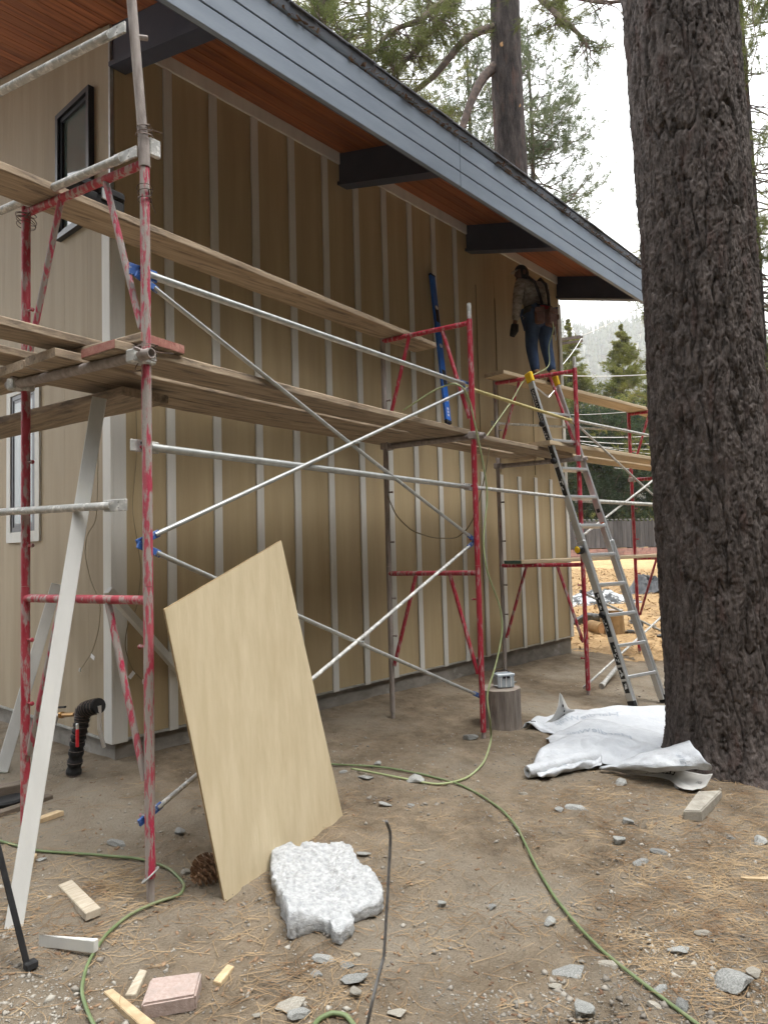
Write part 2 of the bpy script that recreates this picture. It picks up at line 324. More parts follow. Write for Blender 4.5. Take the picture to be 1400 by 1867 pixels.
pm('tarp_grey', (0.035, 0.038, 0.04), (0.55, 0.57, 0.58), (5, 5, 5), 5, 0.4, lo=0.47, hi=0.56)
pm('rock_dark', (0.06, 0.065, 0.068), (0.17, 0.175, 0.175), (9, 9, 9), 7, 0.85, 0.8, (22, 22, 22), dist=0.03)
pm('beige_wall', (0.42, 0.35, 0.25), (0.46, 0.39, 0.28), (3, 3, 3), 4, 0.8)
pm('white_box', (0.72, 0.72, 0.70), None, rough=0.5)
pm('wire_pale', (0.55, 0.56, 0.56), None, rough=0.5)
pm('wire_dark', (0.05, 0.05, 0.055), None, rough=0.6)
pm('pole_wood', (0.07, 0.06, 0.055), (0.12, 0.10, 0.09), (9, 9, 2), 5, 0.9)
pm('insulator', (0.6, 0.66, 0.72), None, rough=0.25)
pm('skin', (0.115, 0.055, 0.035), (0.15, 0.07, 0.045), (12, 12, 12), 3, 0.55)
pm('hoodie', (0.20, 0.175, 0.15), (0.42, 0.385, 0.345), (14, 14, 34), 6, 0.95, 0.5, (60, 60, 60), dist=0.01)
pm('denim', (0.022, 0.042, 0.095), (0.045, 0.08, 0.16), (12, 12, 7), 6, 0.9, 0.4, (60, 60, 60), dist=0.01)
pm('leather', (0.075, 0.032, 0.022), (0.15, 0.075, 0.055), (16, 16, 16), 6, 0.7, 0.4, (50, 50, 50), dist=0.008)
pm('leather_dark', (0.02, 0.015, 0.014), (0.04, 0.03, 0.028), (16, 16, 16), 5, 0.7)
pm('belt_red', (0.42, 0.012, 0.02), None, rough=0.6)
pm('boot_tan', (0.20, 0.11, 0.05), (0.28, 0.16, 0.08), (20, 20, 20), 5, 0.8)
pm('hair_black', (0.008, 0.007, 0.007), (0.016, 0.014, 0.013), (40, 40, 40), 4, 0.6)
pm('cap_grey', (0.25, 0.23, 0.21), (0.33, 0.31, 0.28), (20, 20, 20), 4, 0.8)
pm('glove_black', (0.012, 0.012, 0.013), (0.03, 0.03, 0.03), (30, 30, 30), 4, 0.7)
pm('tag_white', (0.75, 0.75, 0.76), None, rough=0.4)
pm('hill_ground', (0.055, 0.062, 0.04), (0.11, 0.105, 0.075), (0.03, 0.03, 0.03), 7, 0.95)
pm('hill_forest', (0.016, 0.026, 0.016), (0.036, 0.05, 0.028), (0.08, 0.08, 0.08), 5, 0.95)

def foliage(name, c1, c2, sc=0.9):
    m = bpy.data.materials.new(name); m.use_nodes = True; t = m.node_tree; N = t.nodes; K = t.links.new
    N.remove(N['Principled BSDF']); out = N['Material Output']
    tc = N.new('ShaderNodeTexCoord'); nz = N.new('ShaderNodeTexNoise'); nz.inputs['Scale'].default_value = sc; nz.inputs['Detail'].default_value = 5
    K(tc.outputs['Object'], nz.inputs['Vector']); rp = N.new('ShaderNodeValToRGB')
    rp.color_ramp.elements[0].position = 0.35; rp.color_ramp.elements[1].position = 0.65
    rp.color_ramp.elements[0].color = (*c1, 1); rp.color_ramp.elements[1].color = (*c2, 1); K(nz.outputs['Fac'], rp.inputs['Fac'])
    d = N.new('ShaderNodeBsdfDiffuse'); tr = N.new('ShaderNodeBsdfTranslucent'); mx = N.new('ShaderNodeMixShader'); mx.inputs[0].default_value = 0.4
    K(rp.outputs['Color'], d.inputs['Color']); K(rp.outputs['Color'], tr.inputs['Color']); K(d.outputs[0], mx.inputs[1]); K(tr.outputs[0], mx.inputs[2]); K(mx.outputs[0], out.inputs['Surface'])
    MAT[name] = m; return m
foliage('needles_green', (0.075, 0.095, 0.030), (0.185, 0.20, 0.080))
foliage('needles_yellow', (0.10, 0.115, 0.030), (0.225, 0.225, 0.075))
foliage('needles_grey', (0.080, 0.105, 0.055), (0.17, 0.195, 0.11))
foliage('needles_olive', (0.055, 0.070, 0.022), (0.19, 0.195, 0.070), 1.6)
foliage('needles_dark', (0.022, 0.038, 0.020), (0.055, 0.078, 0.040))

def glass(name, col, tint):
    m = bpy.data.materials.new(name); m.use_nodes = True; b = m.node_tree.nodes['Principled BSDF']
    b.inputs['Base Color'].default_value = (*col, 1); b.inputs['Roughness'].default_value = 0.03; b.inputs['Specular IOR Level'].default_value = tint
    MAT[name] = m
glass('window_glass', (0.085, 0.12, 0.115), 1.0)
def plastic_clear():
    m = bpy.data.materials.new('clear_plastic'); m.use_nodes = True; t = m.node_tree; b = t.nodes['Principled BSDF']
    b.inputs['Base Color'].default_value = (0.55, 0.62, 0.68, 1); b.inputs['Roughness'].default_value = 0.2
    b.inputs['Transmission Weight'].default_value = 0.35; MAT['clear_plastic'] = m
plastic_clear()
# ------------------------------------------------------------------ the yard
def axis_steps(segs):
    a = []
    for lo, hi, st in segs: a.append(np.arange(lo, hi, st))
    return np.concatenate(a + [[segs[-1][1]]])
def build_ground():
    xs = axis_steps([(-1300, -60, 124), (-60, -6, 6), (-6, 0.6, 0.3), (0.6, 6.2, 0.018), (6.2, 10.5, 0.04), (10.5, 14, 0.12), (14, 40, 0.8), (40, 1300, 70)])
    ys = axis_steps([(-1300, -40, 126), (-40, -4, 4), (-4, 0.4, 0.2), (0.4, 4.65, 0.018), (4.65, 6.4, 0.05), (6.4, 30, 0.7), (30, 90, 6), (90, 1300, 110)])
    Xg, Yg = np.meshgrid(xs, ys, indexing='ij')
    Z = gz(Xg, Yg)
    near = sstep(0.0, 0.6, Xg) * (1 - sstep(10, 11, Xg)) * sstep(0, 0.4, Yg) * (1 - sstep(6.0, 6.4, Yg))
    rough = 0.012 * fbm(Xg * 6, Yg * 6, 3, 11) + 0.007 * fbm(Xg * 22, Yg * 22, 3, 21)
    trod = 0.010 * np.abs(fbm(Xg * 3.1, Yg * 3.1, 2, 31))
    rng = np.random.default_rng(14); steps = np.zeros(Xg.shape)
    for k in range(46):                                                       # boot prints pressed into the dust
        px, py, a = rng.uniform(1.6, 6.5), rng.uniform(1.0, 4.2), rng.uniform(0, 6.28)
        i0, i1 = np.searchsorted(xs, (px - .25, px + .25)); j0, j1 = np.searchsorted(ys, (py - .25, py + .25)); X_ = Xg[i0:i1, j0:j1] - px; Y_ = Yg[i0:i1, j0:j1] - py
        l = X_ * math.cos(a) + Y_ * math.sin(a); w = -X_ * math.sin(a) + Y_ * math.cos(a); w = w / (.048 - .010 * np.clip(-l / .1, -1, 1)); q = np.sqrt((l / .145) ** 4 + w ** 4)
        steps[i0:i1, j0:j1] += -.011 * (1 - sstep(.75, 1.05, q)) + .006 * np.exp(-((q - 1.15) / .18) ** 2) + .0025 * np.sin(l * 150) * (q < .8)
    Z = Z + near * (rough - trod + steps)
    Z = np.where((Xg > 2.5) & (Xg < 8.9) & (Yg > 4.65) & (Yg < 12), np.minimum(Z, 0.1), Z)
    nx, ny = Xg.shape
    idx = np.arange(nx * ny).reshape(nx, ny)
    q = np.stack([idx[:-1, :-1], idx[1:, :-1], idx[1:, 1:], idx[:-1, 1:]], -1).reshape(-1, 4)
    o = fastmesh('ground', np.stack([Xg, Yg, Z], -1), q.ravel(), 4, MAT['dirt'], smooth=True)
    o.data.materials.append(MAT['straw'])
    cxm = (Xg[:-1, :-1] + Xg[1:, 1:]).ravel() / 2; cym = (Yg[:-1, :-1] + Yg[1:, 1:]).ravel() / 2
    edge = 9.5 + 1.6 * fbm(cym * 0.9, cxm * 0.9, 3, 41) + 0.35 * (cym - 3.0) * -0.4
    mi = ((cxm + 0.5 * fbm(cxm * 5, cym * 5, 3, 43)) > edge).astype(np.int32)
    o.data.polygons.foreach_set('material_index', mi)
    o['kind'] = 'structure'
    return o
build_ground()

# ------------------------------------------------------------------ hillside far behind
def build_hill():
    az = np.linspace(-1.1, 1.0, 70); r = np.linspace(0, 1, 26)
    base = math.atan2(ray(1130, 560)[1], ray(1130, 560)[0])
    A, Rr = np.meshgrid(az, r, indexing='ij')
    D0 = 380 + 560 * Rr
    ridge = 222 + 50 * fbm(A * 3 + 5, A * 0 + 2, 3, 5) * 2 - 100 * np.abs(A + 0.02)
    H = np.maximum(ridge, 60) * sstep(0.0, 0.8, Rr) + 16 * fbm(A * 16, Rr * 9, 4, 9)
    Xh = D0 * np.cos(base + A); Yh = D0 * np.sin(base + A)
    P = np.stack([Xh, Yh, H + 0.5], -1)
    o = MB().grid(P).build('hillside', MAT['hill_ground'], smooth=True); o['kind'] = 'structure'
    rng = np.random.default_rng(3); V = []; F = []; n = 0
    for k in range(5200):
        i = rng.uniform(20, len(az) - 22); j = rng.uniform(1, 24.5)
        i0, j0 = int(i), int(j); p = P[i0, j0] * (1 - (i - i0)) + P[i0 + 1, j0] * (i - i0); p = p + (P[i0, j0 + 1] - P[i0, j0]) * (j - j0)
        h = rng.uniform(12, 24); w = h * rng.uniform(0.13, 0.2)
        for lev, (zb, zt, ww) in enumerate(((0.1, 0.6, 1.0), (0.35, 0.82, 0.75), (0.6, 1.0, 0.5))):
            ang = rng.uniform(0, 6.28) + np.arange(6) * 1.047
            rr = w * ww * rng.uniform(0.75, 1.25, 6)
            V.append(np.stack([p[0] + rr * np.cos(ang), p[1] + rr * np.sin(ang), np.full(6, p[2] + h * zb) + rng.uniform(-.4, .4, 6)], -1)); V.append(np.array([[p[0], p[1], p[2] + h * zt]]))
            for q in range(6): F += [n + q, n + (q + 1) % 6, n + 6]
            n += 7
    o = fastmesh('hillside_forest', np.concatenate(V), F, 3, MAT['hill_forest'])
    o['kind'] = 'stuff'; tag(o, 'hazy conifer forest covering the distant hillside', 'forest')
build_hill()

# ------------------------------------------------------------------ the house
XC, WY, XE = 2.379, 4.55, 8.965
PITCH = 0.27
def sof(y): return 5.385 + PITCH * (y - WY)
house = thing('house', 'tan board and batten house with blue grey eave and red brown wood soffit', 'house', (XC, WY, 0.2))
def part(name, mb, mat, parent=house, **k): return mb.build(name, MAT[mat], parent, **k)
ZS = 0.41
part('foundation', MB().box((XC + .02, WY + .02, -0.4), (XE - .02, 12.0, ZS - .012)), 'concrete')
wall = part('eave_wall', MB().box((XC + .03, WY + .012, ZS), (XE - .03, WY + .16, 5.46)), 'siding')
gable = part('gable_wall', MB().prism([(XC + .012, WY + .165, ZS), (XC + .012, 12, ZS), (XC + .012, 12, sof(12) + .02), (XC + .012, WY + .165, sof(WY + .165) + .02)], (.15, 0, 0)), 'siding_gable_shaded')
part('end_wall', MB().prism([(XE - .032, WY + .165, ZS), (XE - .032, 12, ZS), (XE - .032, 12, sof(12) + .02), (XE - .032, WY + .165, sof(WY + .165) + .02)], (-.1, 0, 0)), 'siding_gable_shaded')
# eave wall: sheets 1.2 m wide, joints under battens
sheet = [XC + .03] + [2.827 + .4055 * k for k in (2, 5, 8, 11, 14)] + [XE - .005]
for a, b in zip(sheet[:-1], sheet[1:]):
    part('siding_panel', MB().box((a + .002, WY, ZS + .004), (b - .002, WY + .0115, 5.388)), 'siding', wall)
part('flashing', MB().box((XC + .01, WY - .012, ZS - .012), (XE, WY + .02, ZS + .002)), 'galvanized', wall)
BX = [2.827 + .4055 * k for k in range(15)]
rnd = random.Random(4)
for k, x in enumerate(BX):
    top = 5.268 if k < 10 else 2.50 + .02 * rnd.random()
    x += rnd.uniform(-.004, .004)
    mb = MB().obox((x, WY - .0095, (ZS - .015 + top) / 2), np.eye(3), (.036, .0085, (top - ZS + .015) / 2), 0.003)
    part('batten', mb, 'trim_primed', wall)
for k, (x, z0, z1) in enumerate(((BX[10], 2.54, 4.72), (BX[11], 2.53, 4.66), (BX[13] + .02, 2.55, 3.7))):
    part('sealant_bead', MB().tube([(x + .004 * math.sin(z * 3 + k), WY - .003, z) for z in np.linspace(z0, z1, 12)], .006, 6), 'cable_tan', wall)
RX = [2.395, 4.645, 6.72, 8.905]
for a, b in zip(RX[:-1], RX[1:]):
    part('frieze_board', MB().obox(((a + .1 + b) / 2, WY - .011, 5.326), np.eye(3), ((b - a - .104) / 2, .0105, .056), .003), 'trim_primed', wall)
# corner boards: an L at the near corner up to about 3.9 m, one at the far corner
part('corner_board', MB().obox((XC + .045, WY - .011, (ZS - .02 + 3.95) / 2), np.eye(3), (.048, .0095, (3.95 - ZS + .02) / 2), .003), 'trim_primed', wall)
part('corner_board', MB().obox((XC - .012, WY + .035, (ZS - .02 + 3.95) / 2), np.eye(3), (.0095, .056, (3.95 - ZS + .02) / 2), .003), 'trim_primed', gable)
part('corner_flashing', MB().box((XC - .004, WY - .004, 3.955), (XC + .022, WY + .018, 5.30)), 'galvanized', wall)
part('corner_board', MB().obox((XE - .035, WY - .011, (ZS - .015 + 5.0) / 2), np.eye(3), (.04, .0095, (5.0 - ZS) / 2), .003), 'trim_primed', wall)
# gable wall: vertical boards with tight joints
gy = [WY + .004, 4.89, 5.26, 5.62, 6.02, 6.42, 6.9, 7.4, 8.6, 9.8, 12]
for a, b in zip(gy[:-1], gy[1:]):
    part('siding_panel', MB().prism([(XC, a + .0008, ZS + .004), (XC, b - .0008, ZS + .004), (XC, b - .0008, sof(b) - .002), (XC, a + .0008, sof(a) - .002)], (.0115, 0, 0)), 'siding_gable_shaded', gable)
part('flashing', MB().box((XC - .012, WY - .01, ZS - .012), (XC + .018, 12, ZS + .002)), 'galvanized', gable)
def window(y0, y1, z0, z1, trim):
    x = XC
    if trim:
        w = part('window', MB().box((x - .018, y0 - .08, z0 - .085), (x - .0015, y1 + .08, z0 - .0005)), 'trim_primed')
        part('trim_board', MB().box((x - .018, y0 - .08, z0), (x - .0015, y0 - .0005, z1 + .08)), 'trim_primed', w)
        part('trim_board', MB().box((x - .018, y1 + .0005, z0), (x - .0015, y1 + .08, z1 + .08)), 'trim_primed', w)
        part('trim_board', MB().box((x - .018, y0, z1 + .0005), (x - .0015, y1, z1 + .08)), 'trim_primed', w)
        fx = .010
    else:
        w = None; fx = .045
    fw = .04
    fr = MB()
    for a, b in (((y0, z0), (y1, z0 + fw)), ((y0, z1 - fw), (y1, z1)), ((y0, z0 + fw), (y0 + fw, z1 - fw)), ((y1 - fw, z0 + fw), (y1, z1 - fw))):
        fr.box((x - fx, a[0] + .0005, a[1] + .0005), (x - .001, b[0] - .0005, b[1] - .0005))
    if w is None: w = part('window', fr, 'black_vinyl')
    else: part('frame', fr, 'black_vinyl', w)
    s = MB(); q = fw + .03
    for a, b in (((y0 + fw, z0 + fw), (y1 - fw, z0 + q)), ((y0 + fw, z1 - q), (y1 - fw, z1 - fw)), ((y0 + fw, z0 + q), (y0 + q, z1 - q)), ((y1 - q, z0 + q), (y1 - fw, z1 - q))):
        s.box((x - fx * .55, a[0] + .0005, a[1] + .0005), (x - .002, b[0] - .0005, b[1] - .0005))
    part('sash', s, 'black_vinyl', w)
    part('pane', MB().box((x - .006, y0 + q, z0 + q), (x - .0025, y1 - q, z1 - q)), 'window_glass', w)
window(4.78, 5.32, 4.05, 5.03, False)
_r = on(72, 985, 0, XC)[1]; _l = on(17, 985, 0, XC)[1]
window(_r + .05, _l - .06, 1.86, 3.0, True)
# rafters that carry the eave
for i, x in enumerate(RX):
    ye = 3.425
    prof = [(x, WY - .002, sof(WY) - .004), (x, ye, sof(ye) - .004), (x, ye, sof(ye) - .285), (x, WY - .002, sof(WY) - .285)]
    r = part('rafter', MB().prism(prof, (.07, 0, 0)), 'rafter_paint')
    fl = [(x - .028, WY - .002, sof(WY) - .2855), (x - .028, ye, sof(ye) - .2855), (x - .028, ye, sof(ye) - .318), (x - .028, WY - .002, sof(WY) - .318)]
    part('flange', MB().prism(fl, (.126, 0, 0)), 'rafter_paint', r)
# soffit boards run along the eave and on under the gable overhang
XL, XR = 0.75, 9.28
sofp = part('soffit', MB().prism([(XL, 3.405, sof(3.405) + .024), (XL, 12, sof(12) + .024), (XL, 12, sof(12) + .03), (XL, 3.405, sof(3.405) + .03)], (XR - XL, 0, 0)), 'soffit_wood')
y = 3.43; bw = .135; k = 0
while y < 8.0:
    x1 = XR if y + bw < WY + .02 else XC - .022
    if y < WY < y + bw: x1 = XR
    a, b = y + .0025, y + bw - .0025
    if x1 == XR and b > WY - .001: b = WY - .001
    mb = MB().prism([(XL, a, sof(a)), (XL, b, sof(b)), (XL, b, sof(b) + .02), (XL, a, sof(a) + .02)], (x1 - XL, 0, 0))
    part('soffit_board', mb, 'soffit_wood', sofp)
    if x1 == XR and y + bw > WY:
        c, d = WY + .003, y + bw - .0025
        if d > c + .01: part('soffit_board', MB().prism([(XL, c, sof(c)), (XL, d, sof(d)), (XL, d, sof(d) + .02), (XL, c, sof(c) + .02)], (XC - .022 - XL, 0, 0)), 'soffit_wood', sofp)
    y += bw; k += 1
# fascia: three boards high, joined at x = 4.92
fas = part('fascia', MB().box((XL, 3.402, 4.742), (XR, 3.424, 5.145)), 'rafter_paint')
for z0, z1 in ((4.725, 4.854), (4.862, 5.000), (5.008, 5.150)):
    for a, b in ((XL, 4.918), (4.923, XR)):
        part('fascia_board', MB().obox(((a + b) / 2, 3.382, (z0 + z1) / 2), np.eye(3), ((b - a) / 2, .0185, (z1 - z0) / 2), .004), 'fascia_blue', fas)
for x in (3.0, 5.32, 7.45, 9.18):
    c = (x, 3.475, sof(3.475))
    part('eave_block', MB().prism([(x, 3.426, sof(3.426) - .003), (x, 3.53, sof(3.53) - .003), (x, 3.53, 4.985), (x, 3.426, 4.93)], (.09, 0, 0)), 'rafter_paint')
def rt(y): return 5.252 + PITCH * (y - 3.37)
roof = part('roof', MB().prism([(XL, 3.426, sof(3.426) + .031), (XL, 12, sof(12) + .031), (XL, 12, rt(12) - .002), (XL, 3.39, rt(3.39) - .004), (XL, 3.39, 5.175), (XL, 3.426, 5.174)], (XR - XL, 0, 0)), 'shingle')
x = XL; rr = random.Random(8)
while x < XR - .05:
    w = min(rr.uniform(.24, .34), XR - x)
    yo = 3.352 - rr.uniform(0, .012); dz = rr.uniform(0, .006)
    part('shingle', MB().prism([(x + .003, yo, rt(yo) + .001 + dz), (x + .003, 3.62, rt(3.62) + .002), (x + .003, 3.62, rt(3.62) + .010), (x + .003, yo, rt(yo) + .012 + dz)], (w - .006, 0, 0)), 'shingle', roof)
    x += w
for a, b in ((XL, 3.1), (3.103, 4.77), (4.774, 6.9), (6.903, XR)):
    part('roof_edge_strip', MB().prism([(a, 3.372, 5.178), (a, 3.386, 5.178), (a, 3.386, 5.243), (a, 3.360, 5.241)], (b - a, 0, 0)), 'edge_strip', roof)
part('drip_edge', MB().prism([(XL, 3.358, 5.156), (XL, 3.40, 5.156), (XL, 3.40, 5.171), (XL, 3.352, 5.168)], (XR - XL, 0, 0)), 'fascia_blue', roof)
# litter of needles and bark caught on the roof edge
def litter():
    rng = np.random.default_rng(5); n = 900
    x = rng.uniform(1.6, XR, n); x = x[vnoise(x * 2.1, x * 0 + 3, 2) > -0.22]; n = len(x)
    p = np.stack([x, 3.362 + rng.normal(0, .006, n), 5.150 + rng.uniform(0, .03, n)], -1)
    d = rng.normal(0, 1, (n, 3)); d[:, 2] *= .25; d[:, 0] *= 1.8; d /= np.linalg.norm(d, axis=1)[:, None]
    l = rng.uniform(.03, .11, n)[:, None]; w = np.cross(d, [0, 0, 1.0]); w /= np.linalg.norm(w, axis=1)[:, None] + 1e-9
    w *= rng.choice([.0015, .0025, .007], n)[:, None]
    V = np.stack([p - d * l / 2 - w, p - d * l / 2 + w, p + d * l / 2 + w + [0, 0, .003], p + d * l / 2 - w], 1)
    o = fastmesh('roof_edge_litter', V, np.arange(n * 4), 4, MAT['bark_chip']); o['kind'] = 'stuff'; tag(o, 'brown needle and bark litter along the roof edge', 'litter')
litter()

# ------------------------------------------------------------------ fence, far yard
FD = np.array([1.0, 0.18, 0]); 
def build_fence():
    p0 = far(1000, 1019, 31.0); p1 = far(1290, 1012, 33.5)
    z0 = float(gz(p0[0], p0[1])); p0[2] = z0; p1[2] = z0
    d = nrm(p1 - p0); n_ = nrm(np.cross(d, [0, 0, 1])); Ln = np.linalg.norm(p1 - p0)
    ax = np.array([d, n_, [0, 0, 1]])
    w = thing('low_brick_wall', 'low reddish block wall under the dark fence across the yard', 'wall', p0)
    part('mortar_core', MB().obox((p0 + p1) / 2 + [0, 0, .14], ax, (Ln / 2, .06, .26)), 'concrete', w)
    for r in range(3):
        x = -.2 * (r % 2)
        while x < Ln:
            c = p0 + d * (x + .2) + [0, 0, .05 + .155 * r]
            part('brick', MB().obox(c, ax, (.194, .075, .072)), 'brick_far', w); x += .4
    f = thing('board_fence', 'dark weathered board fence with scalloped top across the yard', 'fence', p0 + [0, 0, .48])
    part('rail', MB().obox((p0 + p1) / 2 + [0, 0, .62], ax, (Ln / 2, .05, .07)), 'fence_dark', f)
    part('rail', MB().obox((p0 + p1) / 2 + [0, 0, 1.55], ax, (Ln / 2, .05, .06)), 'fence_dark', f)
    x = 0; rr = random.Random(2); bw = .235
    while x < Ln:
        c = p0 + d * (x + bw / 2) - n_ * .06 * (1 if (n_ @ (CAM - p0)) < 0 else -1)
        h = 1.72 + rr.uniform(-.015, .015)
        poly = [c - d * (bw / 2 - .006) + [0, 0, .47], c + d * (bw / 2 - .006) + [0, 0, .47]]
        for t in np.linspace(0, 1, 7): poly.append(c + d * (bw / 2 - .006) * (1 - 2 * t) + [0, 0, h - .075 * math.sin(math.pi * t)])
        part('fence_board', MB().prism(poly, n_ * .022), 'fence_dark', f); x += bw
    cap = MB()
    for k in range(int(Ln / bw)):
        c = p0 + d * (k * bw + bw)
        cap.obox(c + [0, 0, 1.745], ax, (.05, .03, .02))
    o = part('top_edge_tips', cap, 'fence_cap', f); o['kind'] = 'stuff'
build_fence()
def box_on_post():
    p = far(1165, 935, 36); g = float(gz(p[0], p[1])); b = thing('white_box_on_post', 'white box on a short post behind the dark fence', 'box', (p[0], p[1], g))
    c = far(1165, 908, 36); d = nrm(ray(1130, 900) - ray(1200, 900)); ax = [d, nrm(np.cross([0, 0, 1], d)), [0, 0, 1]]
    part('post', MB().obox(((c[0] + p[0]) / 2, (c[1] + p[1]) / 2, (g + c[2] - .18) / 2), ax, (.12, .07, (c[2] - .18 - g) / 2)), 'white_box', b)
    part('box_body', MB().obox(c, ax, (.27, .2, .18), .02), 'white_box', b)
    part('lid', MB().obox(c + [0, 0, .215], ax, (.31, .24, .03), .01), 'white_box', b)
box_on_post()
def shed():
    p = far(1070, 925, 44); g = float(gz(p[0], p[1])); s = thing('beige_shed', 'small beige building glimpsed above the fence behind the ladder', 'shed', (p[0], p[1], g))
    d = nrm(ray(1130, 900) - ray(1000, 900)); d[2] = 0; d = nrm(d); e = nrm(np.cross([0, 0, 1], d)); ax = [d, e, [0, 0, 1]]
    c = np.array([p[0], p[1], g])
    part('wall', MB().obox(c + [0, 0, 1.5], ax, (.95, 1.6, 1.5)), 'beige_wall', s)
    part('roof', MB().prism([c - d * 1.2 - e * 1.9 + [0, 0, 2.98], c + d * 1.2 - e * 1.9 + [0, 0, 2.98], c + d * 1.2 - e * 1.9 + [0, 0, 3.1], c - e * 1.9 + [0, 0, 3.5], c - d * 1.2 - e * 1.9 + [0, 0, 3.1]], e * 3.8), 'shingle', s)
    part('door', MB().obox(c - e * 1.61 + d * .3 + [0, 0, 1.0], ax, (.4, .03, 1.0)), 'pole_wood', s)
shed()

# ------------------------------------------------------------------ trees
def big_trunk(name, parent, axis_pts, radii, nth, nz, zr, cells, depth, mat, flare=None):
    """trunk with real bark plates: axis polyline axis_pts (z increasing), radii per point"""
    zs = np.linspace(zr[0], zr[1], nz); th = np.linspace(0, 2 * np.pi, nth, endpoint=False)
    az = [p[2] for p in axis_pts]
    cx = np.interp(zs, az, [p[0] for p in axis_pts]); cy = np.interp(zs, az, [p[1] for p in axis_pts]); rr = np.interp(zs, az, radii)
    T, Zg = np.meshgrid(th, zs, indexing='ij')
    R0 = np.mean(radii); cell = 2 * np.pi * R0 / cells
    def bark_h(u):
        v = Zg / (cell * 5.0)
        wu = u + 0.5 * fbm(u * .35, v * 1.3, 3, 51); wv = v + .35 * fbm(u * .8, v * .5, 2, 61)
        f1 = np.clip(np.abs(fbm(wu * .9, wv * .75, 3, 101, .55)) / .13, 0, 1) ** .55      # long braided furrows
        f2 = np.clip(np.abs(fbm(wu * 1.7 + 40, wv * 2.3, 3, 111, .6)) / .10, 0, 1) ** .6   # breaks across the plates
        return .85 * f1 + .38 * f2 + .30 * fbm(u * 2.3, v * 4.0, 3, 71) + .30 * fbm(u * 7, v * 18, 3, 81)
    u = T / (2 * np.pi) * cells
    w_ = sstep(cells - 1.5, cells, u); h = bark_h(u) * (1 - w_) + bark_h(u - cells) * w_
    Rr = rr[None, :] + depth * (h - 0.8)
    Rr = Rr + 0.012 * np.sin(T * 3 + Zg * .7) + 0.01 * np.sin(T * 5 - Zg * 1.3)
    if flare is not None:
        Rr = Rr + flare * np.exp(-np.maximum(Zg - zr[0] - .3, 0) / 0.20) * (1 + 0.35 * np.sin(T * 5 + 1))
    P = np.stack([cx[None, :] + Rr * np.cos(T), cy[None, :] + Rr * np.sin(T), Zg], -1)
    idx = np.arange(nth * nz).reshape(nth, nz); i2 = np.roll(idx, -1, 0)
    q = np.stack([idx[:, :-1], i2[:, :-1], i2[:, 1:], idx[:, 1:]], -1).reshape(-1, 4)
    return fastmesh(name, P, q.ravel(), 4, mat, parent, smooth=True)

def tufts(P, D, n, ln, w, rng, spread=0.75):
    """needle tufts: P (k,3) positions, D (k,3) directions; one slim triangle for each needle"""
    k = len(P); ln = np.broadcast_to(np.asarray(ln, float), (k,))[:, None, None]
    d = D[:, None, :] * 0.8 + rng.normal(0, spread, (k, n, 3)); d /= np.linalg.norm(d, axis=2)[..., None]
    l = ln * rng.uniform(0.6, 1.1, (k, n, 1))
    s = np.cross(d, rng.normal(0, 1, (k, n, 3))); s /= np.linalg.norm(s, axis=2)[..., None] + 1e-9
    b = P[:, None, :] + rng.normal(0, 0.12, (k, n, 3)) * ln
    return np.stack([b - s * w, b + s * w, b + d * l], 2).reshape(-1, 3)

def pine(name, label, base, h, r0, z_lo, crad, nb, tpb, nl, nw, needles, mat, seed, lean=(0, 0), bark='bark_far', group=None, droop=0.25, shape='cone', npt=14, trunk_seg=12, zcut=None):
    rng = np.random.default_rng(seed); base = np.asarray(base, float)
    t = thing(name, label, 'tree', base, group)
    zz = np.linspace(-0.3, h, 14)
    ax = np.stack([base[0] + lean[0] * zz / h + .06 * np.sin(zz * .6 + seed), base[1] + lean[1] * zz / h, base[2] + zz], -1)
    MB().tube(ax, np.maximum(r0 * (1 - zz / h * 0.92), .02), trunk_seg).build('trunk', MAT[bark], t, smooth=True)
    limbs = MB(); PP = []; DD = []; LL = []
    for k in range(nb):
        f = rng.uniform(0, 1) ** 0.85; z = z_lo + (h * 0.985 - z_lo) * f
        if zcut and z > zcut and rng.uniform() < 0.6: continue
        prof = (1 - f) ** 0.82 if shape == 'cone' else (0.45 + 0.55 * math.sin(math.pi * min(1, f * 0.85 + 0.12)))
        R = crad * max(0.025, prof) * rng.uniform(0.45, 1.2)
        a = rng.uniform(0, 6.283); c = np.array([np.interp(z, zz, ax[:, 0]), np.interp(z, zz, ax[:, 1]), base[2] + z])
        out = np.array([math.cos(a), math.sin(a), 0]); s = np.linspace(0, 1, 6)
        up = rng.uniform(-0.1, 0.35) - droop * 0.6
        pts = c + out * (R * s)[:, None] + np.array([0, 0, 1.0]) * (R * (up * s - droop * s * (1 - s) * 1.2 + 0.28 * s ** 3))[:, None]
        pts[1:] += rng.normal(0, R * 0.03, (5, 3))
        rl = max(.012, r0 * 0.16 * (1 - f * .7)); limbs.tube(pts, np.linspace(rl, .006, 6), 5, cap=False)
        for q in range(tpb):
            s_ = rng.uniform(0.25, 1) ** 0.7; p = np.array([np.interp(s_, s, pts[:, i]) for i in range(3)])
            off = rng.normal(0, 1, 3) * np.array([1, 1, .30]) * R * 0.13
            PP.append(p + off); DD.append(nrm(out * .6 + off / (R * .13) * .35 + [0, 0, .45])); LL.append(nl * min(1, .30 + 1.5 * (1 - f)))
    if limbs.v: limbs.build('limbs', MAT['bark_limb'], t, smooth=True)
    Vv = tufts(np.array(PP), np.array(DD), npt, np.array(LL), nw, rng)
    fastmesh('crown', Vv, np.arange(len(Vv)), 3, MAT[mat], t)
    return t

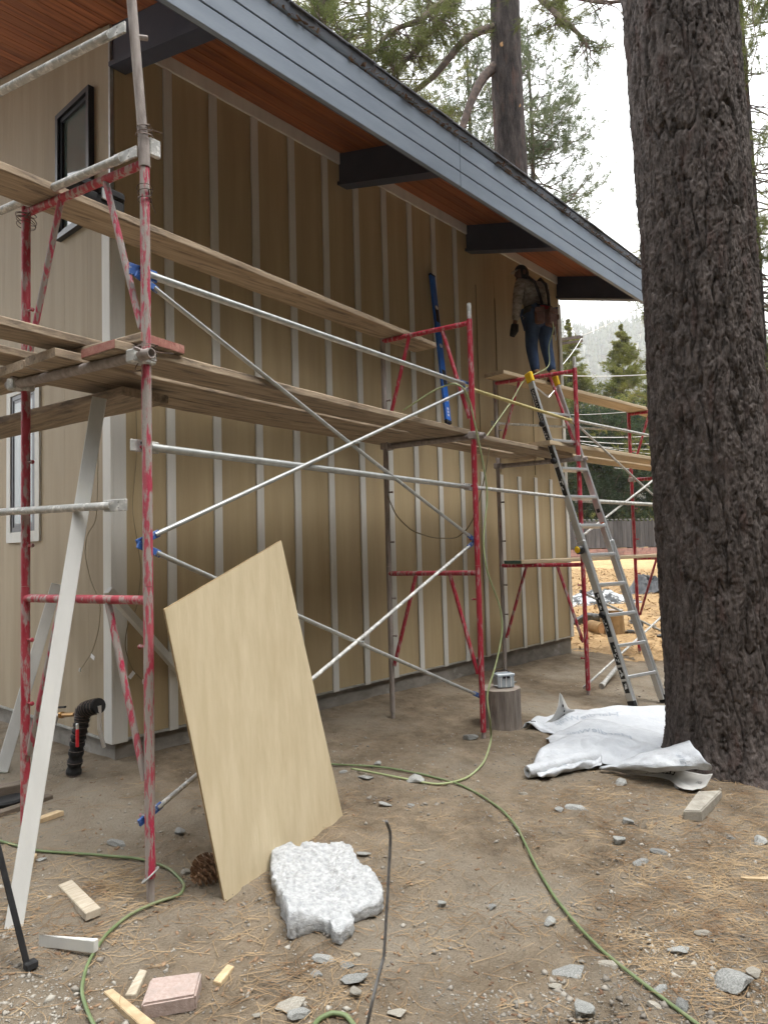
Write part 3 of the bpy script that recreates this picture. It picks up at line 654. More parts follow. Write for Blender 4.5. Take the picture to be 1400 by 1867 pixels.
# the big trunk in the foreground
tb = far(1338, 1430, 5.08); tb[2] = float(gz(tb[0], tb[1]))
def tree_front():
    dep = 5.08
    cl = [(1342, 1470, 214), (1328, 1330, 196), (1306, 1000, 187), (1287, 700, 186), (1268, 400, 185), (1238, 0, 184), (1190, -600, 176)]
    pts = [far(u, v, dep) for u, v, w in cl]; r = [w / 2 * dep / FPX for u, v, w in cl]
    pts = [pts[0] - (pts[1] - pts[0]) * 1.4] + pts; r = [r[0]] + r
    t = thing('pine_tree', 'huge dark furrowed pine trunk standing beside the white house wrap', 'tree', (pts[1][0], pts[1][1], tb[2]))
    big_trunk('trunk', t, pts, r, 420, 860, (-.35, 6.4), 30, .036, MAT['bark'], flare=.17)
    hi = pts[-1]; rng = np.random.default_rng(12)
    q6 = np.array([np.interp(6.38, [p[2] for p in pts], [p[i] for p in pts]) for i in range(3)])
    upd = nrm(pts[-1] - pts[-2]); ax = [q6 + upd * s for s in np.linspace(0, 12, 8)]
    MB().tube(ax, np.linspace(.368, .05, 8), 20).build('upper_trunk', MAT['bark'], t, smooth=True)
    lim = MB(); PP = []; DD = []
    for k in range(26):
        s = rng.uniform(3.2, 12); c = q6 + upd * s; a = rng.uniform(0, 6.28); R = 3.2 * (1.1 - s / 13)
        out = np.array([math.cos(a), math.sin(a), 0.12]); lim.tube([c, c + out * R * .5 - [0, 0, .1], c + out * R], [.05, .035, .01], 5)
        for q in range(26):
            f = rng.uniform(.3, 1); off = rng.normal(0, .28, 3); PP.append(c + out * R * f + off); DD.append(nrm(out + off))
    lim.build('limbs', MAT['bark_limb'], t); Vv = tufts(np.array(PP), np.array(DD), 12, .22, .004, rng)
    fastmesh('crown', Vv, np.arange(len(Vv)), 3, MAT['needles_green'], t)
tree_front()

def gbase(u, dist):
    p = far(u, 1000, dist); return np.array([p[0], p[1], float(gz(p[0], p[1]))])
# trunk rising behind the roof, with two drooping limbs
def tree_behind():
    dep = 15.0; b = gbase(958, dep)
    pts = [far(u, v, dep) for u, v in ((958, 980), (932, 310), (920, 0), (898, -700))]
    pts[0][2] = b[2] - .2
    rd = [.36, .325, .30, .2]
    t = thing('pine_tree', 'thick pine trunk with pruned knots rising behind the roof', 'tree', b)
    big_trunk('trunk', t, pts, rd, 110, 420, (b[2] - .2, pts[-1][2]), 22, .022, MAT['bark_far'])
    for u, v in ((920, 15), (917, 97), (944, 207)):
        c = far(u, v, dep); ctr = np.array([np.interp(c[2], [p[2] for p in pts], [p[i] for p in pts]) for i in range(3)])
        d = nrm(CAM - ctr); d[2] = 0; d = nrm(d); off = c - ctr; off = off - d * (off @ d); off[2] = 0
        q = ctr + off + d * math.sqrt(max(.01, .30 ** 2 - off @ off))
        a1 = nrm(np.cross(d, [0, 0, 1])); MB().lathe(q, [(.05, -.03), (.055, .02), (.045, .028)], 10, [a1, np.array([0, 0, 1]), nrm(q - ctr)]).build('knot', MAT['knot_wood'], t)
    rng = np.random.default_rng(33); lim = MB(); PP = []; DD = []
    def limb(px, r):
        p = np.array([far(u, v, d) for u, v, d in px]); s = np.linspace(0, 1, len(p)); ss = np.linspace(0, 1, len(p) * 5)
        # smooth
        q = np.stack([np.interp(ss, s, p[:, i]) for i in range(3)], -1)
        for _ in range(4): q[1:-1] = (q[:-2] + 2 * q[1:-1] + q[2:]) / 4
        lim.tube(q, np.linspace(r[0], r[1], len(q)), 8); return q
    limb([(905, 48, 15), (875, 55, 14.8), (845, 72, 14.6), (815, 110, 14.4), (790, 140, 14.2), (752, 168, 14.0)], (.095, .05))
    limb([(905, 118, 15), (880, 140, 14.8), (860, 180, 14.6), (850, 210, 14.5), (838, 245, 14.4), (830, 290, 14.4)], (.11, .06))
    big = [limb([(905, -60, 15), (860, -30, 14.5), (825, -5, 14), (785, 18, 13.6), (765, 38, 13.4), (715, 52, 13.2), (680, 95, 13)], (.10, .03)),
           limb([(915, -150, 15), (960, -30, 14.2), (1000, 10, 13.6), (1030, 38, 13.2), (1060, 65, 12.9), (1075, 88, 12.7)], (.09, .02)),
           limb([(905, -120, 15), (800, -80, 14), (640, -60, 13.5), (560, 30, 13.2), (600, 55, 13.0), (650, 100, 12.8)], (.10, .02)),
           limb([(860, -40, 14.6), (790, 55, 14), (730, 120, 13.6), (690, 180, 13.4)], (.06, .015)),
           limb([(1000, 8, 13.6), (1040, -8, 13.2), (1100, 5, 12.8), (1140, 0, 12.6)], (.05, .03))]
    for bi, q in enumerate(big):
        k0 = {0: 8, 1: 6, 2: 12, 3: 4, 4: 8}[bi]
        for j in range({0: 120, 1: 60, 2: 130, 3: 110, 4: 16}[bi]):
            i = rng.integers(k0, len(q)); c = q[i]; tw = c + rng.normal(0, 1, 3) * np.array([.38, .38, .34]) * (1.0 if bi != 1 else .6) - [0, 0, .12]
            mid = (c + tw) / 2 + rng.normal(0, .05, 3)
            lim.tube([c, mid, tw], [.014, .010, .006], 4, cap=False)
            dr = nrm(tw - c + [0, 0, .1])
            for f in (1.0, .75): PP.append(c + (tw - c) * f); DD.append(dr)
    lim.build('limbs', MAT['bark_limb'], t, smooth=True)
    Vv = tufts(np.array(PP), np.array(DD), 34, .24, .0042, rng, .8)
    fastmesh('crown', Vv, np.arange(len(Vv)), 3, MAT['needles_green'], t)
tree_behind()
NT = 'pines standing behind the house roof'
pine('pine_tree', 'slim pine with a bare lower stem right of the thick trunk', gbase(992, 24) + [0, 0, 0], 19.5, .24, 11.2, 2.9, 120, 30, .28, .008, 0, 'needles_grey', 5, group=NT, shape='round', npt=16, lean=(.3, 0))
pine('pine_tree', 'slim pine partly hidden left of the thick trunk behind the roof', gbase(884, 26), 21, .24, 12.6, 2.8, 110, 30, .28, .008, 0, 'needles_grey', 6, group=NT, shape='round', npt=16)
pine('pine_tree', 'bushy pine crown hanging above the middle of the eave', gbase(700, 22), 24, .26, 12.2, 3.4, 150, 30, .28, .007, 0, 'needles_yellow', 7, group=NT, shape='round', npt=16)
NR = 'pines along the right edge behind the big trunk'
pine('pine_tree', 'tall dense pine at the right edge behind the big trunk', gbase(1408, 17), 18, .2, 2.2, 2.3, 260, 30, .24, .006, 0, 'needles_green', 21, group=NR, npt=15, shape='round')
pine('pine_tree', 'yellowish pine with tips showing left of the big trunk', gbase(1265, 22), 15.5, .2, 3.0, 2.35, 170, 26, .26, .007, 0, 'needles_yellow', 22, group=NR, npt=15)
NB = 'pines beyond the fence'
pine('pine_tree', 'pointed young pine just right of the house corner', gbase(1052, 42), 14.0, .22, 1.5, 3.3, 260, 22, .40, .022, 0, 'needles_yellow', 31, group=NB, npt=9)
pine('pine_tree', 'pointed yellow green pine left of the big trunk', gbase(1150, 40), 13.0, .22, 1.5, 3.0, 260, 22, .40, .022, 0, 'needles_yellow', 32, group=NB, npt=9)
pine('pine_tree', 'broad dark conifer above the fence', gbase(1105, 36), 7.4, .25, .6, 3.4, 280, 24, .36, .016, 0, 'needles_dark', 33, group=NB, npt=14, shape='round')
pine('pine_tree', 'low grey green conifer between fence and house corner', gbase(1040, 38), 6.4, .2, .6, 2.6, 220, 24, .46, .030, 0, 'needles_olive', 34, group=NB, npt=9, shape='round')
pine('pine_tree', 'dark conifer behind the far scaffold frame', gbase(1190, 38), 7.6, .22, .6, 3.0, 240, 24, .36, .016, 0, 'needles_dark', 35, group=NB, npt=14, shape='round')
pine('pine_tree', 'round pale pine half hidden by the big trunk', gbase(1240, 46), 11.5, .22, 1.5, 3.6, 220, 24, .52, .032, 0, 'needles_olive', 36, group=NB, npt=9, shape='round')
for k, (u, d, hh) in enumerate(((1300, 52, 12), (1375, 48, 14), (1440, 44, 15), (985, 60, 13), (900, 60, 14))):
    pine('pine_tree', ['pine showing low behind the big trunk', 'green pine low at the right edge of the view', 'pine just beyond the right edge', 'far pine hidden by the house corner', 'far pine behind the house'][k], gbase(u, d), hh, .22, 1.0, 3.2, 180, 22, .45, .018, 0, 'needles_olive', 40 + k, group=NB, npt=13)
# undergrowth behind the fence
def shrubs():
    rng = np.random.default_rng(77)
    for k, (u, d, r) in enumerate(((1060, 34.5, .8), (1120, 35, .9), (1185, 34.6, .75), (1235, 35, .9))):
        b = gbase(u, d); t = thing('shrub', ['shrub above the fence behind the ladder', 'leafy shrub above the middle of the fence', 'shrub right of the white box on the post', 'shrub behind the fence and the big trunk'][k], 'shrub', b, 'shrubs behind the fence')
        P = b + rng.normal(0, 1, (260, 3)) * np.array([r, r, .5]) * .6 + [0, 0, 1.45]; Dd = rng.normal(0, 1, (260, 3)) + [0, 0, .6]
        st = MB()
        for q in range(7): st.tube([b + rng.normal(0, .1, 3) * [1, 1, 0], P[q] * .6 + b * .4, P[q]], [.02, .015, .006], 4)
        st.build('stems', MAT['bark_limb'], t)
        Vv = tufts(P, Dd / np.linalg.norm(Dd, axis=1)[:, None], 9, .2, .03, rng, .9)
        fastmesh('foliage', Vv, np.arange(len(Vv)), 3, MAT['needles_yellow'], t)
shrubs()

# utility pole and overhead lines
def lines():
    c = far(1010, 640, 30); g = float(gz(c[0], c[1])); t = thing('utility_pole', 'utility pole crossarm showing at the house corner', 'pole', (c[0], c[1], g))
    MB().tube([(c[0], c[1], g - .5), (c[0], c[1], far(1010, 590, 30)[2])], [.14, .11], 10).build('pole', MAT['pole_wood'], t)
    a = far(1003, 622, 30); b = far(1062, 613, 30); MB().beam(a, b, .1, .12).build('crossarm', MAT['pole_wood'], t)
    a2 = far(1003, 629, 30.3); b2 = far(1062, 621, 30.3); MB().beam(a2, b2, .1, .1).build('crossarm', MAT['pole_wood'], t)
    for u in (1030, 1045, 1059): MB().lathe(far(u, 608, 30), [(.05, -.12), (.07, -.05), (.04, 0), (.07, .05), (.03, .12)], 8).build('insulator', MAT['insulator'], t)
    W = [((1060, 612, 30), (1215, 533, 24), 'wire_pale', .018), ((1022, 588, 38), (1120, 535, 34), 'wire_dark', .02), ((1060, 616, 30), (1022, 668, 26), 'wire_pale', .018),
         ((1010, 683, 26), (1215, 680, 22), 'wire_pale', .02), ((1030, 756, 30), (1220, 742, 26), 'wire_pale', .012), ((1040, 795, 27), (1225, 792, 24), 'wire_pale', .02),
         ((1040, 802, 29), (1225, 808, 25), 'wire_pale', .016), ((1060, 808, 30), (1225, 830, 25), 'wire_pale', .012), ((1080, 812, 30), (1225, 818, 25), 'wire_pale', .011), ((1120, 853, 29), (1225, 848, 25), 'wire_pale', .011), ((1110, 822, 30), (1225, 838, 25), 'wire_pale', .011),
         ((1370, 372, 22), (1500, 290, 20), 'wire_pale', .02), ((1372, 460, 24), (1500, 400, 20), 'wire_pale', .02)]
    lab = ['overhead wire rising right from the pole crossarm', 'dark overhead wire against the cloudy hillside', 'service wire dropping from the crossarm beside the wall', 'bright overhead wire level with the upper scaffold bar', 'thin overhead wire just above the far scaffold frame', 'topmost of the wires bundled behind the ladder', 'second of the wires bundled behind the ladder', 'wire sloping down behind the far scaffold brace', 'thin wire crossing the far red scaffold leg', 'lowest thin wire above the far planks', 'thin wire between the bundled wires and the planks', 'upper overhead wire right of the big trunk', 'lower overhead wire right of the big trunk']
    for (a, b, m, r), l in zip(W, lab):
        p, q = far(*a), far(*b); s = np.linspace(0, 1, 9)[:, None]; pts = p + (q - p) * s - np.array([0, 0, 1.0]) * (.25 * s * (1 - s) * 4 * .3)
        o = MB().tube(pts, r * .75, 5).build('overhead_wire', MAT[m], None, loc=p); tag(o, l, 'wire', 'overhead wires')
lines()
# ------------------------------------------------------------------ scaffold frames
TOPZ, LOWZ, MIDZ = 3.46, 1.43, 2.535
FR = {1: ((1.700, 2.930), (1.520, 3.810)), 2: ((4.745, 3.205), (4.610, 4.030)), 3: ((6.860, 3.335), (6.715, 4.225)), 4: ((9.870, 3.080), (9.750, 3.955))}
def flat_end(mb, p, d, L=.085, w=.05):
    """hammered flat end of a tube"""
    d = nrm(d); mb.beam(np.asarray(p) - d * L / 2, np.asarray(p) + d * L / 2, .012, w, bev=.003)
def frame(k, label, mo, mi, mbar, mlow, mbr):
    (xo, yo), (xi, yi) = FR[k]; o = np.array([xo, yo, 0]); i = np.array([xi, yi, 0])
    zo = float(gz(xo, yo)) - .03; zi = float(gz(xi, yi)) - .03
    t = thing('scaffold_stand', label, 'scaffold frame', (xo, yo, zo), 'tubular scaffold frames along the wall')
    r = .0225
    base = .14 if k == 1 else .07
    for (q, z0, m) in ((o, zo, mo), (i, zi, mi)):
        leg = MB().tube([q + [0, 0, z0 + base], q + [0, 0, LOWZ + .06]], r, 14).build('leg', MAT[m], t, smooth='auto')
        MB().tube([q + [0, 0, z0], q + [0, 0, z0 + base + .1]], r * .78, 10).build('base_pin', MAT['steel_grimy'], leg, smooth='auto')
        u = MB().tube([q + [0, 0, LOWZ + .062], q + [0, 0, TOPZ + .03]], r, 14).build('upper_leg', MAT[m], t, smooth='auto')
    d = nrm(i - o); wdt = np.linalg.norm(i - o)
    for z, m, dn in ((TOPZ, mbar, .78), (LOWZ, mlow, .80)):
        MB().tube([o + [0, 0, z], i + [0, 0, z]], r * .92, 12).build('cross_bar', MAT[m], t, smooth='auto')
        for s, e in ((.30, 0.0), (.68, 1.0)):
            a = o + d * wdt * (s if e == 0 else s); b = o + d * wdt * e
            zb = z - (dn if e == 0 else dn * .98)
            bb = b + d * (.03 if e == 0 else -.03)
            MB().tube([a + [0, 0, z - .012], bb + [0, 0, zb]], r * .72, 10).build('knee_brace', MAT[mbr], t, smooth='auto')
    for q, sg, m in ((o, 1, mo), (i, -1, mi)):
        for z in (2.93, 2.13, 1.70, 1.22, .47 if sg == 1 else .9):
            if z < LOWZ - 1.2: continue
            st = q + np.array([0, 0, z]); dd = d * sg
            MB().tube([st, st + dd * .055], .007, 8).lathe(st + dd * .055, [(.008, -.006), (.012, 0), (.008, .008)], 8, [np.array([0, 0, 1.0]), np.cross(dd, [0, 0, 1.0]), dd]).build('lock_pin', MAT[m], t)
    return t, o, i, d
frame(1, 'nearest red scaffold frame, legs crusted with grey cement', 'red_worn', 'red_dusty', 'red_dusty', 'red_dusty', 'red_worn')
f2 = frame(2, 'second scaffold frame with bright red outer leg beside the log stump', 'red_clean', 'steel_grimy', 'red_clean', 'red_dusty', 'red_clean')
f3 = frame(3, 'third scaffold frame behind the ladder, under the worker', 'red_clean', 'steel_grimy', 'red_clean', 'red_clean', 'red_dusty')
f4 = frame(4, 'farthest red scaffold frame half hidden by the big trunk', 'red_clean', 'red_clean', 'red_clean', 'red_clean', 'red_clean')
for k, h in ((2, .13), (3, .12)):
    q = np.array([*FR[k][0], 0]); t = (f2, f3)[k - 2][0]
    MB().tube([q + [0, 0, TOPZ + .03], q + [0, 0, TOPZ + .03 + h]], .0175, 12).build('spigot', MAT['galvanized_splash'], t, smooth='auto')
# leaning upper post stacked on the nearest frame
q = np.array([*FR[1][0], 0]); top = np.array([1.600, 2.93, 4.70])
up = thing('scaffold_post', 'leaning grey scaffold post rising above the nearest frame', 'scaffold post', q + [0, 0, TOPZ + .03])
MB().tube([q + [0, 0, TOPZ + .04], top], .0225, 14).build('post', MAT['steel_grimy'], up, smooth='auto')
MB().tube([q + [0, 0, TOPZ - .02], q + [-.004, 0, TOPZ + .12]], .0265, 14).build('sleeve', MAT['steel_grimy'], up, smooth='auto')
MB().obox(q + [.045, -.01, TOPZ + .085], np.eye(3), (.028, .012, .042), .004).build('clamp_plate', MAT['galvanized_splash'], up)
pz = lambda z: q + (top - q - [0, 0, TOPZ + .04]) * ((z - TOPZ - .04) / (top[2] - TOPZ - .04)) * [1, 1, 0] + [0, 0, z]
MB().tube([pz(4.05), pz(4.05) + [.055, -.02, .012]], .012, 8).build('stud', MAT['steel_grimy'], up)
def wires(p, label, n=3, r=.034, axis='z', seed=1):
    rng = np.random.default_rng(seed); mb = MB(); p = np.asarray(p, float)
    for k in range(n):
        tl = rng.normal(0, .25, 2); ph = rng.uniform(0, 6.28); a = np.linspace(0, 6.6, 22) + ph; rr = r * rng.uniform(.9, 1.15)
        mb.tube(np.stack([p[0] + rr * np.cos(a), p[1] + rr * np.sin(a), p[2] + (k - n / 2) * .018 + rr * (tl[0] * np.cos(a) + tl[1] * np.sin(a))], -1), .0022, 4)
    e = p + [0, -r, 0]
    for k in range(2): mb.tube([e, e + rng.normal(0, .025, 3), e + rng.normal(0, .04, 3) + [.04, -.02, 0]], .0022, 4)
    o = mb.build('tie_wire', MAT['wire_rust'], None, loc=p); tag(o, label, 'wire', 'tie wires on the nearest scaffold frame')
q3 = np.array([*FR[1][0], 0])
wires(q3 + [0, 0, TOPZ + .16], 'tie wire wound where the leaning post meets the frame', 3, seed=1)
wires(q3 + [0, 0, TOPZ - .14], 'loose tie wire twisted on the near leg below the top bar', 4, seed=2)
wires(q3 + [0, 0, MIDZ + .03], 'tie wire knotted at the pipe end on the near leg', 5, .045, seed=3)
wires(np.array([*FR[1][1], TOPZ - .03]) + [0, 0, 0], 'tie wire at the top of the inner near leg', 4, .05, seed=4)

# ------------------------------------------------------------------ braces and rails
GRP = 'scaffold braces and rails'
def brace_pair(k1, k2, zs, label, mats=('galvanized', 'galvanized'), blue=(), side=0, off=.035):
    a = np.array([*FR[k1][side], 0]); b = np.array([*FR[k2][side], 0]); d = nrm(b - a); n = np.array([d[1], -d[0], 0])
    if side == 0: n = -n
    e = off
    t = thing('cross_brace', label, 'scaffold brace', (a + b) / 2 + [0, 0, (zs[0] + zs[1]) / 2], GRP)
    for s, (za, zb) in enumerate(((zs[0], zs[1]), (zs[1], zs[0]))):
        pa = a - n * (.03) * -1 + [0, 0, za]; pb = b + n * .03 + [0, 0, zb]
        pa = pa + n * (.006 * s); pb = pb + n * (.006 * s)
        dd = nrm(pb - pa); mid = (pa + pb) / 2 + n * (.0115 if s == 0 else -.0115)
        tb_ = MB().tube([pa + dd * .07, mid, pb - dd * .07], .0125, 10).build('brace_tube', MAT[mats[s]], t, smooth='auto')
        for p, key in ((pa, (s, 0)), (pb, (s, 1))):
            mb = MB(); flat_end(mb, p + dd * (.03 if p is pa else -.03), dd, .13, .034); mb.build('flat_end', MAT['blue_paint' if key in blue else mats[s]], tb_)
    c = (a + b) / 2 + [0, 0, (zs[0] + zs[1]) / 2]
    MB().tube([c - n * .03, c + n * .03], .007, 8).build('pivot_bolt', MAT['galvanized'], t)
    return t
brace_pair(1, 2, (2.92, 1.70), 'upper grey cross brace between the two nearest frames', ('galvanized', 'galvanized'), ((0, 0), (0, 1), (1, 0)))
brace_pair(1, 2, (1.67, .46), 'lower grey cross brace behind the leaning tan panel', ('galvanized', 'galvanized_splash'), ((0, 0), (0, 1), (1, 0), (1, 1)))
brace_pair(3, 4, (2.92, 1.70), 'upper pale cross brace of the far bay beside the big trunk', ('galvanized_splash', 'galvanized_splash'))
brace_pair(3, 4, (1.15, .18), 'lower pale cross brace of the far bay near the ladder foot', ('galvanized_splash', 'galvanized_splash'))
def rail(p, q, r, label, mat='galvanized', ends=(True, True), off=(0, 0, 0), emat=None):
    p = np.asarray(p, float) + off; q = np.asarray(q, float) + off; d = nrm(q - p)
    t = thing('guard_rail', label, 'scaffold rail', p, GRP)
    MB().tube([p + d * .05, q - d * .05], r, 12).build('rail_tube', MAT[mat], t, smooth='auto')
    for e, x, s in ((ends[0], p, 1), (ends[1], q, -1)):
        if e:
            mb = MB(); flat_end(mb, x + d * .02 * s, d, .15, .055); o = mb.build('flat_end', MAT[emat or mat], t)
            for z in (-.012, .014): MB().tube([x + [.0, -.009, z], x + [0, .009, z]], .006, 6).build('dark_hole_peg', MAT['rubber_black'], o)  # black pegs drawn for the shade in open bolt holes
    return t
O = {k: np.array([*FR[k][0], 0]) for k in FR}; I = {k: np.array([*FR[k][1], 0]) for k in FR}
nO = np.array([-.09, 1, 0]) * .05
rail(O[1] + [0, 0, 2.955], O[2] + [0, 0, 2.955], .018, 'galvanized guard rail above the mid planks, nearest bay', off=nO * .9, emat='blue_paint')
rail(O[1] + [0, 0, 2.135], O[2] + [0, 0, 2.12], .0195, 'thick galvanized rail below the mid planks, nearest bay', off=nO * .9, emat='galvanized_splash')
rail(O[2] + [.02, 0, 2.93], O[3] + [0, 0, 2.93], .015, 'yellowish rail from the second frame to the ladder', 'tube_yellow', off=nO * .8)
rail(O[2] + [.02, 0, 2.12], O[3] + [0, 0, 2.12], .016, 'pale splashed rail between second and third frames', 'galvanized_splash', off=nO * .8)
rail(O[3] + [.02, 0, 2.94], O[4] + [0, 0, 2.94], .016, 'pale upper guard rail of the far bay', 'galvanized_splash', off=nO * .6)
rail(O[3] + [.02, 0, 2.10], O[4] + [0, 0, 2.10], .022, 'thick pale lower rail of the far bay', 'galvanized_splash', off=nO * .6)
rail(I[3] + [.02, 0, 3.02], I[4] + [0, 0, 3.24], .014, 'thin pale inner rail of the far bay', 'galvanized_splash', off=(0, .04, 0))
rail(I[3] + [.02, 0, 2.68], I[4] + [0, 0, 2.84], .014, 'inner toe rail above the far mid planks', 'galvanized_splash', off=(0, .05, 0))
dI = nrm(I[1] - O[1])
rail(O[1] + dI * .06 + [-.035, 0, TOPZ + .045], O[1] + dI * 2.3 + [-.035, 0, TOPZ + .045], .021, 'grey tube lashed over the top bar of the nearest frame', 'galvanized_splash', (True, True))
rail(pz(4.05) + dI * .05 + [-.05, 0, 0.02], pz(4.05) + dI * 2.3 + [-.12, 0, .03], .0205, 'uppermost grey tube crossing the gable soffit', 'galvanized_splash', (True, True))
rail(O[1] + dI * .13 + [-.045, 0, 1.865], O[1] + dI * 2.3 + [-.045, 0, 1.90], .019, 'splashed grey tube crossing the lower window', 'galvanized_splash', (True, True))

# bearers under the mid platform
def bearer(k, label, mat, ext=.07, dz=0):
    o = O[k] - dI * ext; i = I[k] + dI * .06
    off = np.array([.047, 0, 0]) if k > 1 else np.array([-.05, 0, 0])
    t = thing('scaffold_bearer', label, 'scaffold tube', o + [0, 0, MIDZ], 'bearers of the mid platform')
    mb = MB(); n = 14; ang = np.linspace(0, 2 * np.pi, n, endpoint=False); d = nrm(i - o); a = nrm(np.cross(d, [0, 0, 1])); b = np.cross(a, d)
    rings = []
    for p, r in ((o, .019), (o, .0245), (i, .0245), (i, .019)):
        rings.append(p + off + [0, 0, MIDZ + dz] + r * (np.cos(ang)[:, None] * a + np.sin(ang)[:, None] * b))
    mb.grid(np.stack([np.concatenate([x, x[:1]]) for x in rings]), False)
    mb.grid(np.stack([np.concatenate([x, x[:1]]) for x in (rings[0], rings[3])]))
    mb.build('tube', MAT[mat], t, smooth='auto')
    for q in (O[k], I[k]):
        cl = MB().obox(q + off * .5 + [0, 0, MIDZ + dz], [nrm(off), dI, [0, 0, 1]], (.055, .034, .032), .008); c = cl.build('coupler', MAT['galvanized_splash' if k == 1 else 'steel_grimy'], t)
        MB().tube([q + off * .5 + [0, -.03, MIDZ + dz + .02], q + off * .5 + [-.07, -.06, MIDZ + dz + .02]], .008, 6).build('bolt', MAT['steel_grimy'], c)
bearer(1, 'grey green pipe clamped across the nearest frame under the mid planks', 'steel_grimy', .1)
bearer(2, 'pipe clamped across the second frame under the mid planks', 'steel_grimy')
bearer(3, 'pipe clamped across the third frame under the mid planks', 'steel_grimy')
bearer(4, 'pipe clamped across the farthest frame under the mid planks', 'red_clean')

# ------------------------------------------------------------------ planks
GP = 'wooden scaffold planks'
def plank(p, q, w, label, mat='plank_x', th=.045, ends=None, sag=.0):
    p = np.asarray(p, float); q = np.asarray(q, float); d = nrm(q - p); side = nrm(np.cross([0, 0, 1], d)); up_ = np.cross(d, side)
    Ln = np.linalg.norm(q - p)
    t = thing('scaffold_plank', label, 'plank', p, GP)
    n = 12; P = []
    prof = [(-w / 2, .006), (-w / 2, th - .006), (-w / 2 + .006, th), (w / 2 - .006, th), (w / 2, th - .006), (w / 2, .006), (w / 2 - .006, 0), (-w / 2 + .006, 0), (-w / 2, .006)]
    rng = np.random.default_rng(abs(hash(label)) % 1000 if False else len(label) * 7)
    for k in range(n + 1):
        s = k / n; c = p + d * Ln * s - np.array([0, 0, 1.0]) * sag * 4 * s * (1 - s)
        j = rng.normal(0, .0012, 2)
        P.append([c + side * (a + j[0]) + up_ * (b + j[1]) for a, b in prof])
    P = np.array(P); mb = MB().grid(P)
    mb.add(P[0][:-1], [tuple(range(8))[::-1]]); mb.add(P[-1][:-1], [tuple(range(8))])
    mb.build('board', MAT[mat], t)
    if ends:
        for e in ends:
            which, m = e; x, s = (p, -1) if which == 0 else (q, 1)
            MB().obox(x + d * s * .0015 + up_ * th / 2, [d, side, up_], (.0015, w / 2 - .004, th / 2 - .003)).build('painted_end', MAT[m], t)
    return t
zt = TOPZ + .0225
plank((1.02, 3.60, zt), (5.16, 3.99, zt), .25, 'upper plank spanning from the black case to the second frame', ends=[(0, 'plank_end_red')])
plank((6.50, 4.10, zt), (10.25, 3.78, zt), .26, 'pale upper plank under the worker', 'plank_pale')
zm = MIDZ + .0265
plank((1.55, 3.09, zm), (4.98, 3.44, zm), .27, 'outer mid plank of the nearest bay', ends=[(0, 'plank_end_red')], sag=.012)
plank((1.42, 3.40, zm), (4.86, 3.74, zm), .27, 'middle mid plank of the nearest bay', sag=.015)
plank((1.40, 3.69, zm + .002), (4.80, 4.02, zm), .25, 'inner mid plank of the nearest bay', sag=.01)
z2 = zm + .047
plank((4.35, 3.62, z2), (7.25, 3.72, z2), .25, 'plank overlapping onto the second frame toward the ladder', ends=[(1, 'plank_end_green')])
plank((4.45, 3.90, z2), (7.05, 4.05, z2), .24, 'inner overlapping plank between second and third frames')
z3 = z2 + .047
plank((6.45, 3.56, z3), (10.2, 3.28, z3), .26, 'outer mid plank of the far bay behind the ladder', 'plank_pale')
plank((6.50, 3.92, z3), (10.2, 3.62, z3), .26, 'inner mid plank of the far bay', 'plank_pale')
plank((6.55, 3.98, LOWZ + .0215), (10.1, 3.42, LOWZ + .0215), .24, 'low plank on the bottom bars of the far bay', 'plank_pale', ends=[(0, 'plank_end_green')], th=.04)
# planks that turn the corner toward the gable side
c0 = O[1] + dI * .02
plank((1.80, 2.95, zm + .047), (1.34, 5.25, zm + .047), .27, 'corner plank turning toward the gable, its red end by the near leg', 'plank_y', ends=[(0, 'plank_end_red')])
plank((1.98, 3.42, zm - .098), (1.70, 5.6, zm - .098), .30, 'dark lower corner plank under the mid platform', 'plank_y')
plank((1.15, 3.36, zm + .095), (1.95, 3.46, zm + .095), .20, 'short plank offcut lying across the corner plank', ends=[(0, 'plank_end_red')])
plank((1.10, 3.78, zm + .095), (1.75, 3.88, zm + .095), .22, 'short weathered plank end above the inner near leg')

# ------------------------------------------------------------------ ladder
def lettering(body, size, place, mat, parent, mirror=False, shear=0.0, bold=0.0):
    '''words as a thin mesh; place(x, y) gives the world point of each point of the letters'''
    cu = bpy.data.curves.new('lettering', 'FONT'); cu.body = body; cu.size = size; cu.align_x = 'CENTER'; cu.align_y = 'CENTER'; cu.shear = shear; cu.offset = bold
    tmp = bpy.data.objects.new('lettering_source', cu); COL.objects.link(tmp)
    me = bpy.data.meshes.new_from_object(tmp.evaluated_get(bpy.context.evaluated_depsgraph_get()))
    bpy.data.objects.remove(tmp)
    bm = bmesh.new(); bm.from_mesh(me); bmesh.ops.triangulate(bm, faces=bm.faces[:])
    bmesh.ops.subdivide_edges(bm, edges=[e for e in bm.edges if e.calc_length() > size * .25], cuts=2); bmesh.ops.triangulate(bm, faces=bm.faces[:]); bm.to_mesh(me); bm.free()
    for v in me.vertices: v.co = Vector(place(v.co.x * (-1 if mirror else 1), v.co.y) - WLOC[parent.name])
    me.materials.clear(); return link('lettering', me, MAT[mat], parent)
